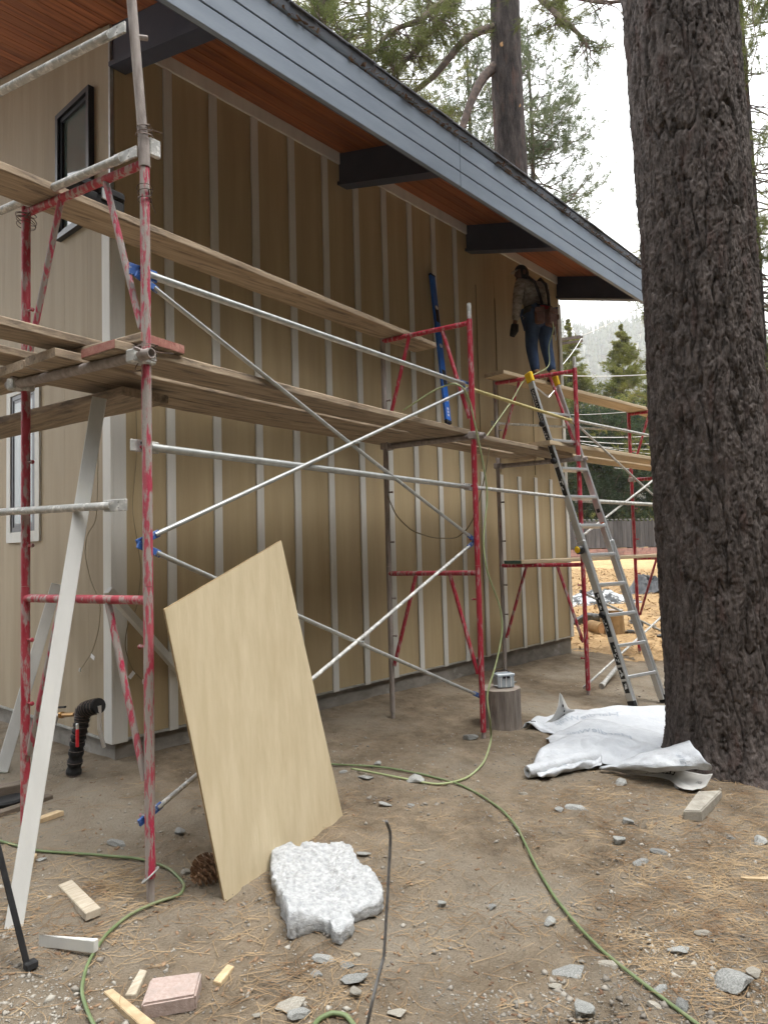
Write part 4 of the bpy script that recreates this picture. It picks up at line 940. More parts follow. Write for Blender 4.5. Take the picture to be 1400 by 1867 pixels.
def ladder():
    bl = G(1158, 1290); br = G(1209, 1284)
    tl = on(970, 692, 2, 3.36); tr = tl + nrm(br - bl) * .40
    tr = on(1012, 706, 2, 3.33)
    ctr_t = (tl + tr) / 2; hw = nrm((tr - tl) * [1, 1, 0])
    ctr_b = (bl + br) / 2; hw = nrm(hw + nrm((br - bl) * [1, 1, 0]))
    wb, wt = .235, .19
    bl, br = ctr_b - hw * wb, ctr_b + hw * wb; tl, tr = ctr_t - hw * wt, ctr_t + hw * wt
    bl[2] = float(gz(*bl[:2])); br[2] = float(gz(*br[:2]))
    bz = (bl[2] + br[2]) / 2; bl[2] = br[2] = bz; tl[2] = tr[2] = (tl[2] + tr[2]) / 2
    t = thing('ladder', 'silver folding aluminium ladder with yellow caps leaning beside the worker', 'ladder', ctr_b)
    up_ = nrm(ctr_t - ctr_b); out = nrm(np.cross(hw, up_)); Ln = np.linalg.norm(ctr_t - ctr_b)
    mid = .47
    for sgn, b, e in ((-1, bl, tl), (1, br, tr)):
        d = nrm(e - b); m = b + (e - b) * mid
        lower = MB().beam(b, m - d * .10, .028, .075, out, .004).build('rail', MAT['aluminium'], t)
        upper = MB().beam(m + d * .02, e, .028, .075, out, .004).build('rail', MAT['aluminium'], t)
        MB().beam(b + hw * -sgn * .03 + d * .03, m - hw * sgn * .03 + d * .25, .022, .062, out, .003).build('inner_rail', MAT['aluminium'], t)
        h = MB().obox(m - d * .04, [d, hw, out], (.11, .020, .05), .01).build('hinge', MAT['aluminium'], t)
        if sgn == -1:
            c = m - d * .02 + hw * sgn * .03
            k = MB().lathe(c, [(.036, -.005), (.045, .01), (.045, .05), (.036, .062)], 16, [d, out, hw * sgn]).build('hinge_knob', MAT['sticker_black'], h, smooth='auto')
            MB().lathe(c, [(.030, .0), (.034, .063), (.028, .069), (.012, .070)], 16, [d, out, hw * sgn]).build('knob_cap', MAT['cap_yellow'], k)
        c = MB().beam(e - d * .01, e + d * .10, .045, .092, out, .012).build('end_cap', MAT['cap_yellow'], t)
        f = MB().beam(b - d * .002, b + d * .08, .04, .085, out, .006).build('foot', MAT['rubber_black'], t)
        for q in (.27, .86, .74):
            pp = b + (e - b) * (q if sgn < 0 else q - .04)
            if q == .74 and sgn > 0: continue
            MB().lathe(pp + hw * sgn * .014, [(.024, 0), (.030, .006), (.030, .03), (.020, .038)], 14, [d, out, hw * sgn]).build('lock_button', MAT['rubber_black'], t)
        if sgn == -1:      # printed strips on the outer face of the left rail
            fo = hw * sgn * .0150
            for s0, s1 in ((.86, .975), (.735, .85), (.63, .72), (.28, .335), (.205, .265), (.125, .19), (.085, .118), (.045, .078)):
                p0 = b + (e - b) * s0 + fo; p1 = b + (e - b) * s1 + fo
                MB().beam(p0, p1, .0016, .052, out).build('label_strip', MAT['sticker_black'], t)
                if s0 < .85:
                    rng = np.random.default_rng(int(s0 * 100)); mk = MB()
                    for _ in range(8):
                        s = rng.uniform(s0 + .008, s1 - .008); oo = rng.uniform(-.016, .016); hh = rng.uniform(.004, .012)
                        mk.obox(b + (e - b) * s + fo * 1.06 + out * oo, [d, out, hw], (rng.uniform(.004, .016), hh * .6, .0006))
                    o = mk.build('label_print', MAT['sticker_white'], t); o['kind'] = 'stuff'
            # lettering reads down the rail
            xa = -d; za = hw * sgn; ya = np.cross(za, xa)
            o_ = b + (e - b) * .918 + fo * 1.15
            lettering('GORILLA LADDERS', .042, lambda x, y: o_ + xa * x + ya * y, 'sticker_white', t)
        else:
            fi = -hw * .0150 * sgn
            for s, m_ in ((.585, 'sticker_black'), (.545, 'sticker_orange'), (.36, 'sticker_orange'), (.345, 'sticker_white'), (.33, 'sticker_orange'), (.30, 'sticker_white')):
                MB().obox(b + (e - b) * s + fi, [d, out, hw], (.02 if m_ == 'sticker_black' else .009, .02, .0008)).build('label_sticker', MAT[m_], t)
    n = 11
    for k in range(n):
        s = (.30 + .305 * k) / Ln
        if s > .965: break
        a = bl + (tl - bl) * s; b = br + (tr - br) * s
        MB().obox((a + b) / 2, [hw, out, up_], (np.linalg.norm(b - a) / 2 - .015, .040, .015), .004).build('rung', MAT['aluminium'], t)
        for x, dd in ((a, hw), (b, -hw)):
            pass
    MB().tube([tl - up_ * .02, (tl + tr) / 2 - up_ * .16, tr - up_ * .02], .008, 6).build('top_strut', MAT['aluminium'], t)
ladder()
# ------------------------------------------------------------------ leaning sheet, boards, bars
def siding_sheet():
    bl, br = G(410, 1642), G(626, 1488); bl[2] -= .012; br[2] -= .012
    e = nrm(br - bl); back = nrm(np.cross([0, 0, 1], e)); back = back if back[1] > 0 else -back
    up_ = nrm(np.array([0, 0, 1.0]) + back * .075); n = nrm(np.cross(e, up_)); n = n if n[1] < 0 else -n
    def hit(u, v): d = ray(u, v); s = ((bl - CAM) @ n) / (d @ n); return CAM + d * s
    tl, tr = hit(300, 1111), hit(513, 985)
    t = thing('siding_sheet', 'tan textured siding sheet with a slanted top leaning on the scaffold brace', 'siding sheet', (bl + br) / 2)
    loop = [bl, br, tr, tl]
    MB().prism([p - n * .0105 for p in loop], n * .008).build('core', MAT['panel_core'], t)
    # front face with the pressed grain as real relief
    nu, nv = 90, 150; U, Vv = np.meshgrid(np.linspace(0.001, .999, nu), np.linspace(0.001, .999, nv), indexing='ij')
    P = (bl[None, None] * (1 - U)[..., None] + br * U[..., None]) * (1 - Vv)[..., None] + (tl * (1 - U)[..., None] + tr * U[..., None]) * Vv[..., None]
    g = fbm(U * 46 + 1.2 * fbm(U * 3, Vv * 3, 2, 4), Vv * 4, 3, 91); band = sstep(.05, .25, fbm(U * 7 + .3, Vv * .8, 2, 95) + .12)
    P = P + n * (0.0 + .0016 * g * band)[..., None]
    mb = MB().grid(P); mb.build('face', MAT['panel_new'], t, smooth=True)
siding_sheet()
def stick(p, q, w, h, label, name, cat, mat, up_=(0, 0, 1), bev=.003, group=None):
    p = np.asarray(p, float); o = MB().beam(p, q, w, h, up_, bev).build(name, MAT[mat], None, loc=p); tag(o, label, cat, group); return o
GB = 'primed trim boards leaning at the corner'
b = G(25, 1688); tp = on(181, 727, 2, 2.435)
stick(b + [0, 0, -.01], tp, .07, .042, 'long white trim board leaning up to the corner planks', 'trim_board', 'board', 'trim_white', up_=nrm(CAM - b), group=GB)
b = G(2, 1410); stick(b, on(103, 1066, 0, XC - .02), .075, .035, 'shorter pale trim board leaning behind the inner near leg', 'trim_board', 'board', 'trim_white', up_=nrm(CAM - b), group=GB)
b = G(420, 1330); stick(on(197, 1076, 1, 4.38), b, .05, .05, 'white trim stick slanting behind the nearest frame and the tan sheet', 'trim_board', 'board', 'trim_white', group=GB)
b = G(56, 1766); tp = on(-25, 1460, 1, b[1] + .15)
bar = thing('steel_stake', 'black square steel stake standing at the lower left edge', 'stake', b)
MB().beam(b + [0, 0, -.04], tp, .022, .022, nrm(CAM - b), .003).build('shaft', MAT['blue_dark'] if False else MAT['rubber_black'], bar)
MB().obox(b + [0, 0, .012], np.eye(3), (.022, .018, .014), .004).build('foot', MAT['rubber_black'], bar)
def rebar():
    p = [on(704, 1498, 1, 1.70), on(711, 1515, 1, 1.71), on(712, 1530, 1, 1.71), on(706, 1640, 1, 1.71), on(700, 1745, 1, 1.705), on(690, 1780, 1, 1.70), on(678, 1830, 1, 1.69)]
    g = G(660, 1895); p.append(g + [0, 0, -.03])
    p = np.array(p); s = np.linspace(0, 1, len(p)); q = np.stack([np.interp(np.linspace(0, 1, 60), s, p[:, i]) for i in range(3)], -1)
    for _ in range(2): q[1:-1] = (q[:-2] + 2 * q[1:-1] + q[2:]) / 4
    o = MB().tube(q, .0055 + .0006 * (np.arange(60) % 2), 8).build('steel_rod', MAT['rebar_steel'], None, smooth=True, loc=g); tag(o, 'bent grey steel rod stuck upright in the dirt', 'rod')
rebar()

# ------------------------------------------------------------------ things on the scaffold
def case():
    c = np.array([1.83, 3.70, zt + .045]); d = nrm(np.array([4.14, .39, 0])); e = np.array([-d[1], d[0], 0]); ax = [d, e, [0, 0, 1]]
    t = thing('tool_case', 'black hard tool case with a silver latch on the upper plank', 'tool case', c)
    MB().obox(c + [0, 0, .045], ax, (.14, .09, .043), .012).build('lower_shell', MAT['rubber_black'], t)
    MB().obox(c + [0, 0, .115], ax, (.145, .095, .026), .012).build('lid', MAT['rubber_black'], t)
    MB().obox(c - e * .097 + [0, 0, .085] + d * .02, ax, (.026, .006, .03), .003).build('latch', MAT['aluminium'], t)
    MB().tube([c - e * .09 - d * .1 + [0, 0, .09], c - e * .125 - d * .08 + [0, 0, .09], c - e * .125 - d * .03 + [0, 0, .09], c - e * .09 - d * .015 + [0, 0, .09]], .008, 6).build('handle', MAT['rubber_black'], t)
    MB().obox(c + d * .14 + [0, 0, .07], ax, (.014, .07, .045), .006).build('end_rib', MAT['rubber_black'], t)
case()
def spirit_level():
    b = np.array([5.43, 4.17, z2 + .045]); b = on(817, 772, 2, z2 + .05); b[1] = 4.21; b = on(817, 772, 1, 4.16)
    tp = on(787, 500, 1, WY - .035)
    b = b; b[2] = max(b[2], z2 + .046)
    t = thing('spirit_level', 'long blue spirit level leaning on the wall above the mid planks', 'spirit level', b)
    d = nrm(tp - b); s = nrm(np.cross(d, [0, 1, 0])); n = np.cross(s, d); Ln = np.linalg.norm(tp - b)
    MB().beam(b, tp, .08, .03, n, .004).build('body', MAT['level_blue'], t)
    for f, l in ((.0, .02), (.985, .012)): MB().beam(b + d * Ln * f, b + d * (Ln * f + Ln * l), .085, .034, n, .004).build('end_cap', MAT['rubber_black'], t)
    for f, l in ((.24, .10), (.66, .11)): MB().beam(b + d * Ln * f, b + d * (Ln * f + Ln * l), .058, .034, n, .002).build('grip', MAT['sticker_black'], t)
    for f in (.15, .50, .76): MB().lathe(b + d * Ln * f, [(.024, -.018), (.028, 0), (.024, .018)], 14, [d, s, n]).build('vial_ring', MAT['sticker_white'], t)
    for f in (.05, .07, .09): MB().obox(b + d * Ln * f + n * -.0155, [d, s, n], (.012, .012, .001)).build('print', MAT['sticker_white'], t)
spirit_level()

def nail_gun():
    c = on(1003, 830, 2, z3 + .10); c[2] = z3 + .046; d = nrm(np.array([.9, -.3, 0])); e = np.array([-d[1], d[0], 0]); ax = [d, e, [0, 0, 1]]
    t = thing('nail_gun', 'small black nail gun lying on the planks left of the ladder', 'nail gun', c)
    MB().obox(c + [0, 0, .10], ax, (.11, .04, .045), .018).build('body', MAT['rubber_black'], t)
    MB().obox(c - d * .06 + [0, 0, .04], ax, (.025, .025, .045), .01).build('grip', MAT['rubber_black'], t)
    MB().obox(c + d * .07 + [0, 0, .035], ax, (.02, .02, .04), .006).build('nose', MAT['rebar_steel'], t)
    MB().obox(c + d * .0 + [0, 0, .018], ax, (.09, .018, .018), .004).build('magazine', MAT['sticker_black'], t)
nail_gun()
# hitch pin ring at the foot of the nearest leg
q = O[1] + [0, 0, float(gz(*FR[1][0])) + .12]
a = np.linspace(0, 6.0, 20); o = MB().tube(np.stack([q[0] + .034 * np.cos(a), q[1] + .034 * np.sin(a), q[2] + .03 * np.cos(a + .8)], -1), .004, 6).build('hitch_pin', MAT['galvanized'], None, loc=q); tag(o, 'steel hitch pin ring at the foot of the nearest scaffold leg', 'pin')

# ------------------------------------------------------------------ worker
def smooth_skin(name, joints, edges, mat, parent, root=0, sub=2):
    """joints: name -> (pos, radius)"""
    keys = list(joints); idx = {k: i for i, k in enumerate(keys)}
    base = WLOC[parent.name] if parent is not None else np.zeros(3)
    me = bpy.data.meshes.new(name); me.from_pydata([tuple(np.asarray(joints[k][0]) - base) for k in keys], [(idx[a], idx[b]) for a, b in edges], []); me.update()
    o = link(name, me, None, parent)
    sk = o.modifiers.new('skin', 'SKIN'); sk.use_smooth_shade = True
    for i, k in enumerate(keys):
        r = joints[k][1]; r = (r, r) if np.isscalar(r) else r
        me.skin_vertices[0].data[i].radius = r; me.skin_vertices[0].data[i].use_root = (i == root)
    sb = o.modifiers.new('sub', 'SUBSURF'); sb.levels = sub; sb.render_levels = sub
    dg = bpy.context.evaluated_depsgraph_get(); ev = o.evaluated_get(dg)
    nm = bpy.data.meshes.new_from_object(ev); o.modifiers.clear(); o.data = nm
    nm.materials.clear(); nm.materials.append(mat); nm.polygons.foreach_set('use_smooth', [True] * len(nm.polygons))
    return o
def worker():
    zp = zt + .045
    base = np.array([7.62, 3.93, zp]); base = on(989, 694, 2, zp); base = np.array([base[0], base[1] + .02, zp])
    H = 1.45; k = H / 1.75
    F = nrm(np.array([.32, .95, 0])); Lf = nrm(np.array([-F[1], F[0], 0])); U = np.array([0, 0, 1.0])
    def P(f, l, u): return base + (F * f + Lf * l + U * u) * k
    t = thing('person', 'worker in jeans, patterned hoodie and leather tool belt standing on the upper plank', 'person', base)
    # standing, feet apart, leaning forward a little, head bowed toward the wall
    pel = P(.0, 0, .93); sp = P(.03, 0, 1.08); ch = P(.10, .0, 1.27); nk = P(.17, .02, 1.43); hd0 = P(.225, .04, 1.52)
    hipL, hipR = P(0, .095, .90), P(0, -.095, .90)
    knL, knR = P(.06, .10, .50), P(-.015, -.11, .50)
    anL, anR = P(-.02, .10, .10), P(-.10, -.12, .10)
    toL, toR = P(.16, .15, .045), P(.06, -.20, .045)
    shL, shR = P(.12, .21, 1.38), P(.10, -.21, 1.38)
    elL, elR = P(.08, .30, 1.10), P(.14, -.29, 1.11)
    wrL, wrR = P(.14, .30, .84), P(.30, -.22, .96)
    J = {'pel': (pel, (.16 * k, .125 * k)), 'sp': (sp, (.155 * k, .125 * k)), 'ch': (ch, (.20 * k, .155 * k)), 'nk': (nk, .062 * k), 'hd': (hd0, .064 * k),
         'hipL': (hipL, .105 * k), 'hipR': (hipR, .105 * k), 'knL': (knL, .068 * k), 'knR': (knR, .068 * k), 'anL': (anL, .042 * k), 'anR': (anR, .042 * k), 'toL': (toL, .036 * k), 'toR': (toR, .036 * k),
         'shL': (shL, .078 * k), 'shR': (shR, .078 * k), 'elL': (elL, .054 * k), 'elR': (elR, .054 * k), 'wrL': (wrL, .029 * k), 'wrR': (wrR, .029 * k)}
    E_ = [('pel', 'sp'), ('sp', 'ch'), ('ch', 'nk'), ('nk', 'hd'), ('pel', 'hipL'), ('pel', 'hipR'), ('hipL', 'knL'), ('hipR', 'knR'), ('knL', 'anL'), ('knR', 'anR'), ('anL', 'toL'), ('anR', 'toR'), ('ch', 'shL'), ('ch', 'shR'), ('shL', 'elL'), ('shR', 'elR'), ('elL', 'wrL'), ('elR', 'wrR')]
    # hands: palm + five fingers
    for s, w, el, sg in (('L', wrL, elL, 1), ('R', wrR, elR, -1)):
        d = nrm(w - el); inn = nrm(np.cross(d, F) if abs(d @ F) < .8 else np.cross(d, U)); side = nrm(F - d * (F @ d))
        pm_ = w + d * .055 * k; J['palm' + s] = (pm_, (.034 * k, .020 * k)); E_.append(('wr' + s, 'palm' + s))
        for q, (o, l) in enumerate(((-.028, .062), (-.010, .074), (.010, .078), (.028, .070))):
            a = pm_ + d * .035 * k + side * o * k; b = a + (d * .55 + inn * sg * .25) * l * k * .9; c = b + (d * .2 + inn * sg * .55 + side * -.05) * l * k * .7
            for n_, p_, r_ in (('a', a, .0105), ('b', b, .0095), ('c', c, .008)): J[f'f{q}{n_}{s}'] = (p_, r_ * k)
            E_ += [('palm' + s, f'f{q}a{s}'), (f'f{q}a{s}', f'f{q}b{s}'), (f'f{q}b{s}', f'f{q}c{s}')]
        a = w + d * .03 * k + side * .034 * k; b = a + (d * .6 + side * .6) * .045 * k; c = b + d * .035 * k + inn * sg * .012
        for n_, p_, r_ in (('a', a, .013), ('b', b, .0115), ('c', c, .009)): J[f't{n_}{s}'] = (p_, r_ * k)
        E_ += [('palm' + s, 'ta' + s), ('ta' + s, 'tb' + s), ('tb' + s, 'tc' + s)]
    JB = {q: (p_, tuple(np.array((r_, r_) if np.isscalar(r_) else r_) * (.72 if q in ('pel', 'sp', 'ch', 'shL', 'shR', 'elL', 'elR', 'hipL', 'hipR', 'knL', 'knR') else 1))) for q, (p_, r_) in J.items()}
    body = smooth_skin('body', JB, E_, MAT['skin'], t, 0, 1)
    # head as its own shaped surface joined onto the neck
    hf = nrm(F * .30 + Lf * .92 - U * .18); hl = nrm(np.cross(U, hf)); hu = np.cross(hf, hl); hc = hd0 + hu * .075 * k + hf * .015 * k
    def head_mesh():
        nu, nv = 28, 20; th = np.linspace(0, 2 * np.pi, nu, endpoint=False); ph = np.linspace(0.02, np.pi - .02, nv); Pm = np.zeros((nu, nv, 3))
        for i, a in enumerate(th):
            for j, b_ in enumerate(ph):
                x = math.sin(b_) * math.cos(a); y_ = math.sin(b_) * math.sin(a); z = math.cos(b_)
                rx, ry, rz = .098, .076, .118
                f = x * rx; l = y_ * ry; u = z * rz
                if z < 0: l *= 1 + .28 * z; f *= 1 + (.10 * z if x < 0 else -.04 * z)
                if x > .5:
                    if abs(y_) < .20 and -.35 < z < .18: f += .024 * (1 - abs(y_) / .20) * (1 - abs(z + .10) / .28)
                    if z > .02 and z < .2 and abs(abs(y_) - .42) < .2: f -= .010
                    if -.62 < z < -.48: f += .006
                    if z < -.8: f += .012
                Pm[i, j] = hc + (hf * f + hl * l + hu * u) * k
        return Pm
    MB().grid(head_mesh(), True).build('head', MAT['skin'], body, smooth=True)
    for s in (-1, 1):
        MB().lathe(hc + hl * s * .072 * k - hf * .005, [(.012, -.006), (.028, 0), (.024, .010), (.008, .012)], 12, [hf * .75, hu * 1.1, hl * s]).build('ear', MAT['skin'], body, smooth=True)
        MB().lathe(hc + hl * s * .031 * k + hf * .088 * k + hu * .012 * k, [(.004, -.006), (.011, 0), (.008, .004)], 10, [hl, hu * .6, hf]).build('eye', MAT['sticker_black'], body)
    MB().obox(hc + hf * .094 * k - hu * .062 * k, [hl, hu, hf], (.022, .005, .006), .002).build('mouth', MAT['leather'], body)
    # hair shell and cap
    Hm = head_mesh(); ctr = hc; Hh = ctr + (Hm - ctr) * 1.07
    mb = MB(); keep = []
    nu, nv = Hm.shape[:2]; fs = []
    for i in range(nu):
        for j in range(nv - 1):
            i2 = (i + 1) % nu; c = (Hm[i, j] - ctr + Hm[i2, j + 1] - ctr) / 2
            if c @ hf < .035 and c @ hu > -.085 or c @ hu > .055: fs.append((i * nv + j, i2 * nv + j, i2 * nv + j + 1, i * nv + j + 1))
    mb.add(Hh.reshape(-1, 3), fs).build('hair', MAT['hair_black'], t, smooth=True)
    cap = MB(); fs = []; Hc = ctr + (Hm - ctr) * 1.12
    for i in range(nu):
        for j in range(nv - 1):
            i2 = (i + 1) % nu; c = (Hm[i, j] - ctr + Hm[i2, j + 1] - ctr) / 2
            if c @ hu > .042: fs.append((i * nv + j, i2 * nv + j, i2 * nv + j + 1, i * nv + j + 1))
    cp = cap.add(Hc.reshape(-1, 3), fs).build('cap', MAT['hair_black'], t, smooth=True)
    arc = [hc + (hf * (.085 + .075 * math.cos(a)) + hl * .075 * math.sin(a) + hu * .045) * k for a in np.linspace(-1.57, 1.57, 9)]
    MB().prism(arc, hu * -.008).build('visor', MAT['cap_grey'], cp)
    # clothing
    def sub(keys, grow, name, mat, root, extra=None):
        jj = {q: (J[q][0], tuple(np.array(J[q][1] if not np.isscalar(J[q][1]) else (J[q][1],) * 2) + grow)) for q in keys}
        if extra: jj.update(extra)
        ee = [e for e in E_ if e[0] in jj and e[1] in jj]
        if extra and 'hood' in extra: ee.append(('nk2', 'hood')); ee.append(('ch', 'nk2'))
        if extra and 'hem' in extra: ee.append(('sp', 'hem'))
        return smooth_skin(name, jj, ee, mat, t, list(jj).index(root), 1)
    sub(['sp', 'ch', 'shL', 'shR', 'elL', 'elR', 'wrL', 'wrR'], .017, 'hoodie', MAT['hoodie'], 'sp', {'hem': (pel + U * .03, (.18 * k, .15 * k)), 'nk2': (nk - U * .03 - F * .02, .075 * k), 'hood': (nk - F * .085 - U * .045, .07 * k)})
    sub(['pel', 'hipL', 'hipR', 'knL', 'knR', 'anL', 'anR'], .018, 'jeans', MAT['denim'], 'pel')
    for s, an, to in (('L', anL, toL), ('R', anR, toR)):
        smooth_skin('boot', {'a': (an + U * .05, .054 * k), 'b': (an - U * .045, .052 * k), 'c': (to, (.052 * k, .04 * k))}, [('a', 'b'), ('b', 'c')], MAT['boot_tan'], t, 0, 1)
        dd = nrm((to - an) * [1, 1, 0]); MB().obox((an + to) / 2 * [1, 1, 0] + [0, 0, zp + .009], [dd, np.cross(U, dd), U], (.125 * k, .046 * k, .011), .006).build('boot_sole', MAT['rubber_black'], t)
    MB().tube([wrL + nrm(wrL - elL) * .03, wrL + nrm(wrL - elL) * .1, wrL + nrm(wrL - elL) * .16 + F * .03], [.042, .05, .03], 8).build('glove', MAT['glove_black'], t, smooth=True)
    # tool belt with pouches, suspender strap
    ang = np.linspace(0, 2 * np.pi, 28); ring = np.array([pel + U * .05 * k + (F * math.cos(a) * .17 + Lf * math.sin(a) * .21) * k for a in ang])
    belt = MB().grid(np.stack([np.stack([ring - U * .035, ring + (ring - pel) * .06 - U * .035, ring + (ring - pel) * .06 + U * .035, ring + U * .035])], 0)[0]).build('tool_belt', MAT['leather_dark'], t, smooth=True)
    seg = [i for i, a in enumerate(ang) if 2.4 < a < 5.0]
    r2 = pel + U * .05 * k + (ring - pel - U * .05 * k) * 1.075
    MB().grid(np.stack([r2[seg] - U * .022, r2[seg] + U * .022])).build('belt_band', MAT['belt_red'], belt)
    for a, w_, h_, z_ in ((2.55, .065, .10, -.07), (3.3, .085, .115, -.08), (4.5, .06, .13, -.10)):
        c = pel + (F * math.cos(a) * .20 + Lf * math.sin(a) * .235) * k + U * z_; n_ = nrm(F * math.cos(a) + Lf * math.sin(a)); s_ = np.cross(U, n_)
        po = MB().obox(c, [s_, n_, U], (w_ * k, .05 * k, h_ * k), .025).build('pouch', MAT['leather'], belt, smooth='auto')
        MB().obox(c + n_ * .04 + U * (h_ * k - .02), [s_, n_, U], (w_ * k * 1.04, .018, .03), .01).build('pouch_flap', MAT['leather'], belt)
    hm = pel + (-F * .12 - Lf * .17) * k; MB().tube([hm + U * .02, hm - U * .30 - Lf * .02], .008, 6).build('hammer_handle', MAT['aluminium'], t)
    for sg in (-1, 1):
        MB().tube([P(-.155, .06 * sg, 1.0), P(-.115, .085 * sg, 1.2), P(-.06, .10 * sg, 1.36), P(.06, .12 * sg, 1.49), P(.2, .11 * sg, 1.42)], .018, 6).build('suspender', MAT['leather_dark'], t)
    return base, pel, F, Lf, k
wb, wpel, wF, wL, wk = worker()

# ------------------------------------------------------------------ hoses and cables
def smooth_path(p, n=12, it=3):
    p = np.array(p); s = np.linspace(0, 1, len(p)); q = np.stack([np.interp(np.linspace(0, 1, len(p) * n), s, p[:, i]) for i in range(3)], -1)
    for _ in range(it * n // 2): q[1:-1] = (q[:-2] + 2 * q[1:-1] + q[2:]) / 4
    return q
def on_ground(q, r, k=1.0):
    q = np.array(q); q[:, 2] = np.maximum(q[:, 2], gz(q[:, 0], q[:, 1]) + r * k); return q
def ground_hose(px, r, mat, label, lift=0.004):
    p = [G(u, v) for u, v in px]; q = smooth_path(p, 10, 2); q[:, 2] = gz(q[:, 0], q[:, 1]) + r + lift
    o = MB().tube(q, r, 10).build('air_hose', MAT[mat], None, smooth=True, loc=p[0]); tag(o, label, 'hose', 'green air hoses'); return o
ground_hose([(1330, 1920), (1262, 1867), (1180, 1805), (1100, 1742), (1050, 1690), (1010, 1640), (975, 1580), (945, 1515), (915, 1480), (880, 1455), (835, 1432), (770, 1415), (700, 1402), (620, 1398), (560, 1392)], .0068, 'hose_green', 'green hose running from the tan sheet to the lower right corner')
ground_hose([(-60, 1520), (0, 1538), (70, 1557), (160, 1562), (255, 1570), (310, 1588), (338, 1618), (330, 1637), (285, 1650), (235, 1673), (190, 1712), (158, 1765), (147, 1815), (165, 1867), (200, 1920)], .0068, 'hose_green', 'green hose looping round the foot of the nearest scaffold leg')
ground_hose([(560, 1900), (580, 1866), (605, 1854), (632, 1858), (655, 1890)], .0085, 'hose_green', 'short green hose arc at the bottom edge')
def riser():
    yl = 3.06
    gp = [G(640, 1405), G(720, 1420), G(800, 1436), G(850, 1424), G(884, 1394), G(896, 1350)]
    up_ = [on(893, 1310, 1, 3.03), on(886, 1268, 1, 3.06), on(905, 1210, 1, 3.05), on(917, 1150, 1, 3.05), on(912, 1105, 1, 3.06), on(886, 1040, 1, 3.08), on(880, 985, 1, 3.10), on(890, 900, 1, 3.12), on(878, 830, 1, 3.12), on(866, 775, 1, 3.13), on(858, 735, 1, 3.135), on(845, 706, 1, 3.14), on(826, 697, 1, 3.20), on(790, 712, 1, 3.35), on(735, 748, 1, 3.60)]
    q = smooth_path(gp + up_, 8, 2); q = on_ground(q, .011)
    o = MB().tube(q, .0075, 8).build('air_hose', MAT['hose_pale'], None, smooth=True, loc=gp[0]); tag(o, 'pale green hose climbing beside the second frame leg', 'hose', 'green air hoses')
riser()
o = MB().tube(smooth_path([on(707, 905, 1, 4.0), on(722, 940, 1, 4.05), on(750, 968, 1, 4.1), on(790, 981, 1, 4.1), on(832, 982, 1, 4.05), on(852, 965, 1, 3.9), on(866, 940, 1, 3.7), on(884, 870, 1, 3.55), on(892, 815, 1, 3.5)], 8, 2), .006, 6).build('cable', MAT['cable_tan'], None, smooth=True); tag(o, 'tan cable swagged across the wall behind the second frame', 'cable')
hp = wpel - wF * .2 * wk - wL * .02
o = MB().tube(smooth_path([hp, hp - wF * .06 - [0, 0, .22], wb - wF * .14 + [0, 0, .38], wb - wF * .16 + [0, 0, .12], on(955, 690, 1, 3.72), on(935, 728, 1, 3.74), on(912, 760, 1, 3.76), on(880, 805, 1, 3.75)], 8, 2), .0065, 6).build('air_hose', MAT['hose_pale'], None, smooth=True); tag(o, 'pale hose hanging from the worker down to the mid planks', 'hose', 'green air hoses')
def tagged_cable(px, x, label, tags, end):
    p = [on(u, v, 0, x) for u, v in px]; t = thing('control_cable', label, 'cable', p[-1], 'thin cables hanging at the house corner')
    MB().tube(smooth_path(p, 8, 2), .003, 5).build('cable', MAT['cable_tan'], t, smooth=True)
    for u, v, a in tags:
        c = on(u, v, 0, x - .012); d = np.array([0, math.cos(a), math.sin(a)]); MB().obox(c, [d, np.cross([1, 0, 0], d), [1, 0, 0]], (.026, .014, .0015)).build('paper_tag', MAT['tag_white'], t)
    c = on(*end, 0, x - .006); MB().lathe(c, [(.006, -.012), (.009, 0), (.006, .014)], 8).build('connector', MAT['tag_white'], t)
tagged_cable([(180, 770), (178, 880), (176, 950), (158, 975), (154, 1010), (165, 1060), (184, 1100), (180, 1150), (168, 1190), (146, 1222)], XC - .03, 'thin cable with a white tag hanging on the gable side', [(169, 1198, .35)], (146, 1222))
def cable2():
    y = WY - .03; p = [on(u, v, 1, y) for u, v in ((248, 740), (250, 830), (240, 925), (250, 985), (258, 1040), (250, 1110), (232, 1140), (227, 1180), (240, 1220), (262, 1243))]
    t = thing('control_cable', 'thin cable with a white tag hanging beside the nearest leg', 'cable', p[-1], 'thin cables hanging at the house corner')
    MB().tube(smooth_path(p, 8, 2), .003, 5).build('cable', MAT['cable_tan'], t, smooth=True)
    c = on(240, 1231, 1, y - .012); MB().obox(c, [nrm([.6, 0, .6]), nrm([-.6, 0, .6]), [0, 1, 0]], (.026, .014, .0015)).build('paper_tag', MAT['tag_white'], t)
    c = on(262, 1243, 1, y - .006); MB().lathe(c, [(.008, -.016), (.011, 0), (.008, .016)], 8).build('connector', MAT['tag_white'], t)
cable2()

